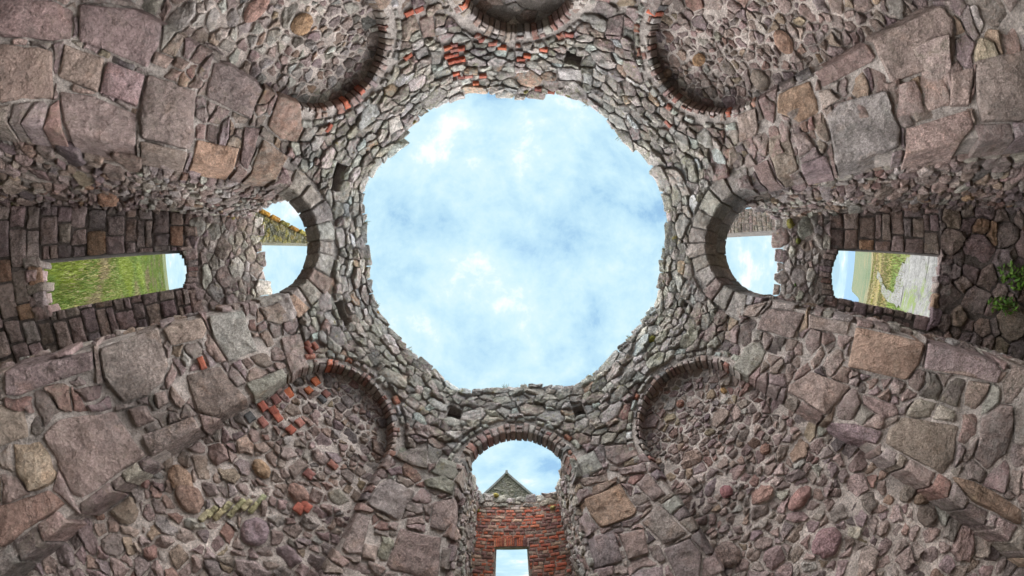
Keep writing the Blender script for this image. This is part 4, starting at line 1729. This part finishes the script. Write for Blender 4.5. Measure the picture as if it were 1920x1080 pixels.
leafy('weed_plant', 'green weeds growing on the sill rubble level with the path window', 'plant', on_px(RP, 1893, 520, .05), (.045, .05, .075), 170, .010, GREENS, 501)
leafy('weed_plant', 'green weeds low on the rubble, below the path window and nearest the jamb', 'plant', on_px(RP, 1868, 570, .05), (.055, .035, .05), 110, .010, GREENS, 502)
leafy('weed_plant', 'green weeds at the foot of the pale side wall of the path bay', 'plant', on_px(RP, 1900, 372, .10), (.06, .03, .085), 170, .010, GREENS, 503)


def tuft(P, nrm, n, ln, label, seed, group, cols, name='grass_tuft', cat='grass'):
    """thin blades sprouting from a point P along nrm"""
    rng = random.Random(seed)
    V, F, T = [], [], []
    for i in range(n):
        b0 = Vector((rng.uniform(-.03, .03), rng.uniform(-.03, .03), 0)) * S * .6
        d = (Vector(nrm) + Vector((rng.gauss(0, .45), rng.gauss(0, .45), rng.gauss(.25, .3)))).normalized()
        L = ln * rng.uniform(.5, 1.2) * S
        side = d.cross(Vector((rng.gauss(0, 1), rng.gauss(0, 1), rng.gauss(0, 1)))).normalized() * .0022 * S * .6
        droop = Vector((0, 0, -.3 * L * rng.random()))
        b = len(V)
        m = b0 + d * L * .55
        e = b0 + d * L + droop
        V += [tuple(b0 - side), tuple(b0 + side), tuple(m + side * .8), tuple(m - side * .8), tuple(e)]
        F += [(b, b + 1, b + 2, b + 3), (b + 3, b + 2, b + 4)]
        c = rng.choice(cols)
        T += [(*c, 0)] * 5
    o = finish(name, V, F, MLEAF, None, tints=T, smooth=False)
    o.location = tuple(x * S for x in P)
    return tag(o, label, cat, group=group)


DRY = [(.20, .19, .07), (.14, .15, .05), (.26, .22, .11), (.10, .13, .03)]
TUFTS = [((1105, 196), 'thin dry grass hanging from the parapet below the plastered niche', 14, .05),
         ((692, 420), 'dry grass on the parapet above the arch of the grassy window', 16, .035),
         ((700, 575), 'grass tuft on the parapet by the joist hole nearest the red bricked niche', 14, .035),
         ((948, 722), 'dark grass tuft on the parapet above the brick arch', 22, .035),
         ((1108, 712), 'small green tuft on the parapet next to the brick arch wall', 16, .03),
         ((1238, 468), 'small dark weed standing out from the parapet above the path window arch', 12, .035),
         ((1160, 262), 'grass tuft on the parapet by the niche with round boulders', 10, .03),
         ((770, 652), 'tuft of grass on the parapet above the red patched niche', 14, .03),
         ((1185, 640), 'yellow green tuft on the parapet above the plain rubble niche', 18, .03)]
for i, ((x, y), lab, n, ln) in enumerate(TUFTS):
    u, v = px_tower(x, y)
    v = rim(u) - .02
    P = TW.at(u, v, .012)
    q = TW.at(u, v, 1.0)
    nrm = Vector((q[0] - P[0], q[1] - P[1], 0)).normalized()
    tuft(P, (nrm.x * .8, nrm.y * .8, .5), n, ln, lab, 600 + i, 'grass tufts on the parapet', DRY)


def fringe():
    rng = random.Random(660)
    V, F, T = [], [], []
    for i in range(2600):
        u = rng.uniform(0, PERIM)
        dens = noise.noise((cos(u / PERIM * 2 * pi) * 3.1, sin(u / PERIM * 2 * pi) * 3.1, 5))
        if dens < .02 and rng.random() < .9:
            continue
        v = rim(u) - rng.uniform(.0, .02)
        P = Vector(TW.at(u, v, rng.uniform(-.05, .012))) * S
        d = Vector((-P.x, -P.y, 0)).normalized() * rng.uniform(-.2, 1) + Vector((rng.gauss(0, .5), rng.gauss(0, .5), rng.uniform(.2, 1.2)))
        d.normalize()
        L = rng.uniform(.02, .07)
        sd_ = d.cross(Vector((rng.gauss(0, 1), rng.gauss(0, 1), rng.gauss(0, 1)))).normalized() * .0022
        b = len(V)
        V += [tuple(P - sd_), tuple(P + sd_), tuple(P + d * L + Vector((0, 0, -.3 * L)))]
        F.append((b, b + 1, b + 2))
        T += [(*rng.choice(DRY), 0)] * 3
    o = finish('parapet_grass', V, F, MLEAF, None, tints=T, smooth=False)
    tag(o, 'short dry grass growing in patches along the broken rim of the tower', 'grass', 'stuff')


fringe()


def moss(x, y, surf, r, label, seed, col):
    """cushion of moss on masonry"""
    rng = random.Random(seed)
    u, v = px_tower(x, y) if surf is TW else px_plane(surf, x, y)
    V, F = [], []
    P0 = surf.at(u, v, 0)
    n, m_ = 10, 4
    V.append((0, 0, 0))
    pts = []
    for j in range(m_):
        rr = (j + 1) / m_
        for i in range(n):
            a = 2 * pi * i / n
            k = r * rr * (1 + .35 * noise.noise((cos(a) * 2 + seed, sin(a) * 2, rr)))
            h = .022 * (1 - rr * rr) + .006 * noise.noise((a, rr * 4, seed))
            Q = surf.at(u + cos(a) * k * 1.3, v + sin(a) * k, h - .004 if j == m_ - 1 else h)
            V.append(tuple((Q[c] - P0[c]) * S for c in range(3)))
    Q = surf.at(u, v, .024)
    V[0] = tuple((Q[c] - P0[c]) * S for c in range(3))
    F = [(0, 1 + i, 1 + (i + 1) % n) for i in range(n)]
    for j in range(m_ - 1):
        for i in range(n):
            a, b = 1 + j * n + i, 1 + j * n + (i + 1) % n
            F.append((a, a + n, b + n, b))
    if surf.flip:
        F = [f[::-1] for f in F]
    o = finish('moss_cushion', V, F, MMORT, None, (*col, 0), sharp=0)
    o.location = tuple(c * S for c in P0)
    tag(o, label, 'moss', group='moss cushions on the walls')


YM = (.34, .30, .04)
moss(893, 956, BP, .020, 'yellow moss cushion on the red brick wall beside the left jamb', 701, YM)
moss(930, 928, BP, .018, 'yellow moss cushion along the top of the red brick wall under the gable', 702, (.36, .30, .07))
moss(1036, 951, BP, .018, 'pale yellow moss cushion where red brick wall meets the right jamb', 703, (.42, .36, .14))
moss(1482, 418, RP, .030, 'olive moss cushion at the top corner of the path bay wall', 704, (.26, .24, .07))
moss(1497, 452, RP, .018, 'dark olive moss cushion on the wall above the path window', 705, (.15, .16, .04))
moss(1492, 533, RP, .012, 'small green moss cushion low on the wall above the path window', 706, (.08, .14, .03))
moss(436, 405, LP, .024, 'ochre moss cushion in the top corner of the grassy bay wall', 707, (.30, .25, .09))

moss(1222, 636, TW, .024, 'yellow green moss cushion on the tower stones above the plain rubble niche', 708, (.22, .21, .05))
moss(1163, 728, TW, .020, 'pale yellow moss cushion between the brick arch and the plain rubble niche', 709, (.36, .33, .14))
moss(706, 588, TW, .018, 'orange lichen cushion on the parapet near the red patched niche', 710, (.38, .20, .03))
moss(985, 172, TW, .018, 'olive moss cushion on the parapet under the plastered niche', 711, (.24, .22, .08))
moss(776, 228, TW, .018, 'ochre moss cushion on the parapet by the greyish rubble niche', 712, (.24, .20, .07))
moss(1066, 178, TW, .022, 'broad olive moss cushion on the rim under the joist hole by the plastered niche', 713, (.18, .18, .06))

# meadow grass standing outside the two windows
def meadow(name, x0, x1, y0, y1, n, cols, seed, label, hh):
    rng = random.Random(seed)
    V, F, T = [], [], []
    for i in range(n):
        t = rng.random() ** (2.3 if x1 < 0 else 1.6)
        x = x0 + (x1 - x0) * t
        sp = 1 + abs(x) * .05
        y = rng.uniform(y0, y1) * sp
        if name == 'meadow_grass' and x > 0 and abs(y - .0) < 1.0 and x < 13 and rng.random() < .96:
            continue
        z = hgt(x, y)
        h = hh * rng.uniform(.5, 1.3)
        a = rng.uniform(0, pi)
        w = .005 + .0007 * abs(x)
        lx, ly = rng.gauss(0, .35) * h, rng.gauss(0, .35) * h
        b = len(V)
        V += [(x - cos(a) * w, y - sin(a) * w, z - .02), (x + cos(a) * w, y + sin(a) * w, z - .02), (x + lx, y + ly, z + h)]
        F.append((b, b + 1, b + 2))
        c = rng.choice(cols)
        k = rng.uniform(.75, 1.25)
        patch = noise.noise((x * .3, y * .55, 9))
        if patch > .22:
            c = rng.choice([(.15, .12, .065), (.10, .08, .045), (.13, .125, .05)])
        elif patch < -.28:
            c = (.12, .155, .02)
        T += [(*[q * k for q in c], 0)] * 3
    o = finish(name, V, F, MLEAF, None, tints=T, smooth=False)
    tag(o, label, 'grass', 'stuff')


GR = [(.075, .12, .018), (.10, .135, .022), (.055, .10, .014), (.12, .125, .033)]
meadow('meadow_grass', -4.7, -95, -1.6, 1.6, 90000, GR, 801, 'long green and yellow grass outside the tall narrow window', .16)
meadow('meadow_grass', 4.6, 45, -2.6, 2.6, 30000, [(.11, .10, .033), (.07, .11, .02), (.125, .105, .045)], 802, 'yellow green grass beside the path outside the window', .14)
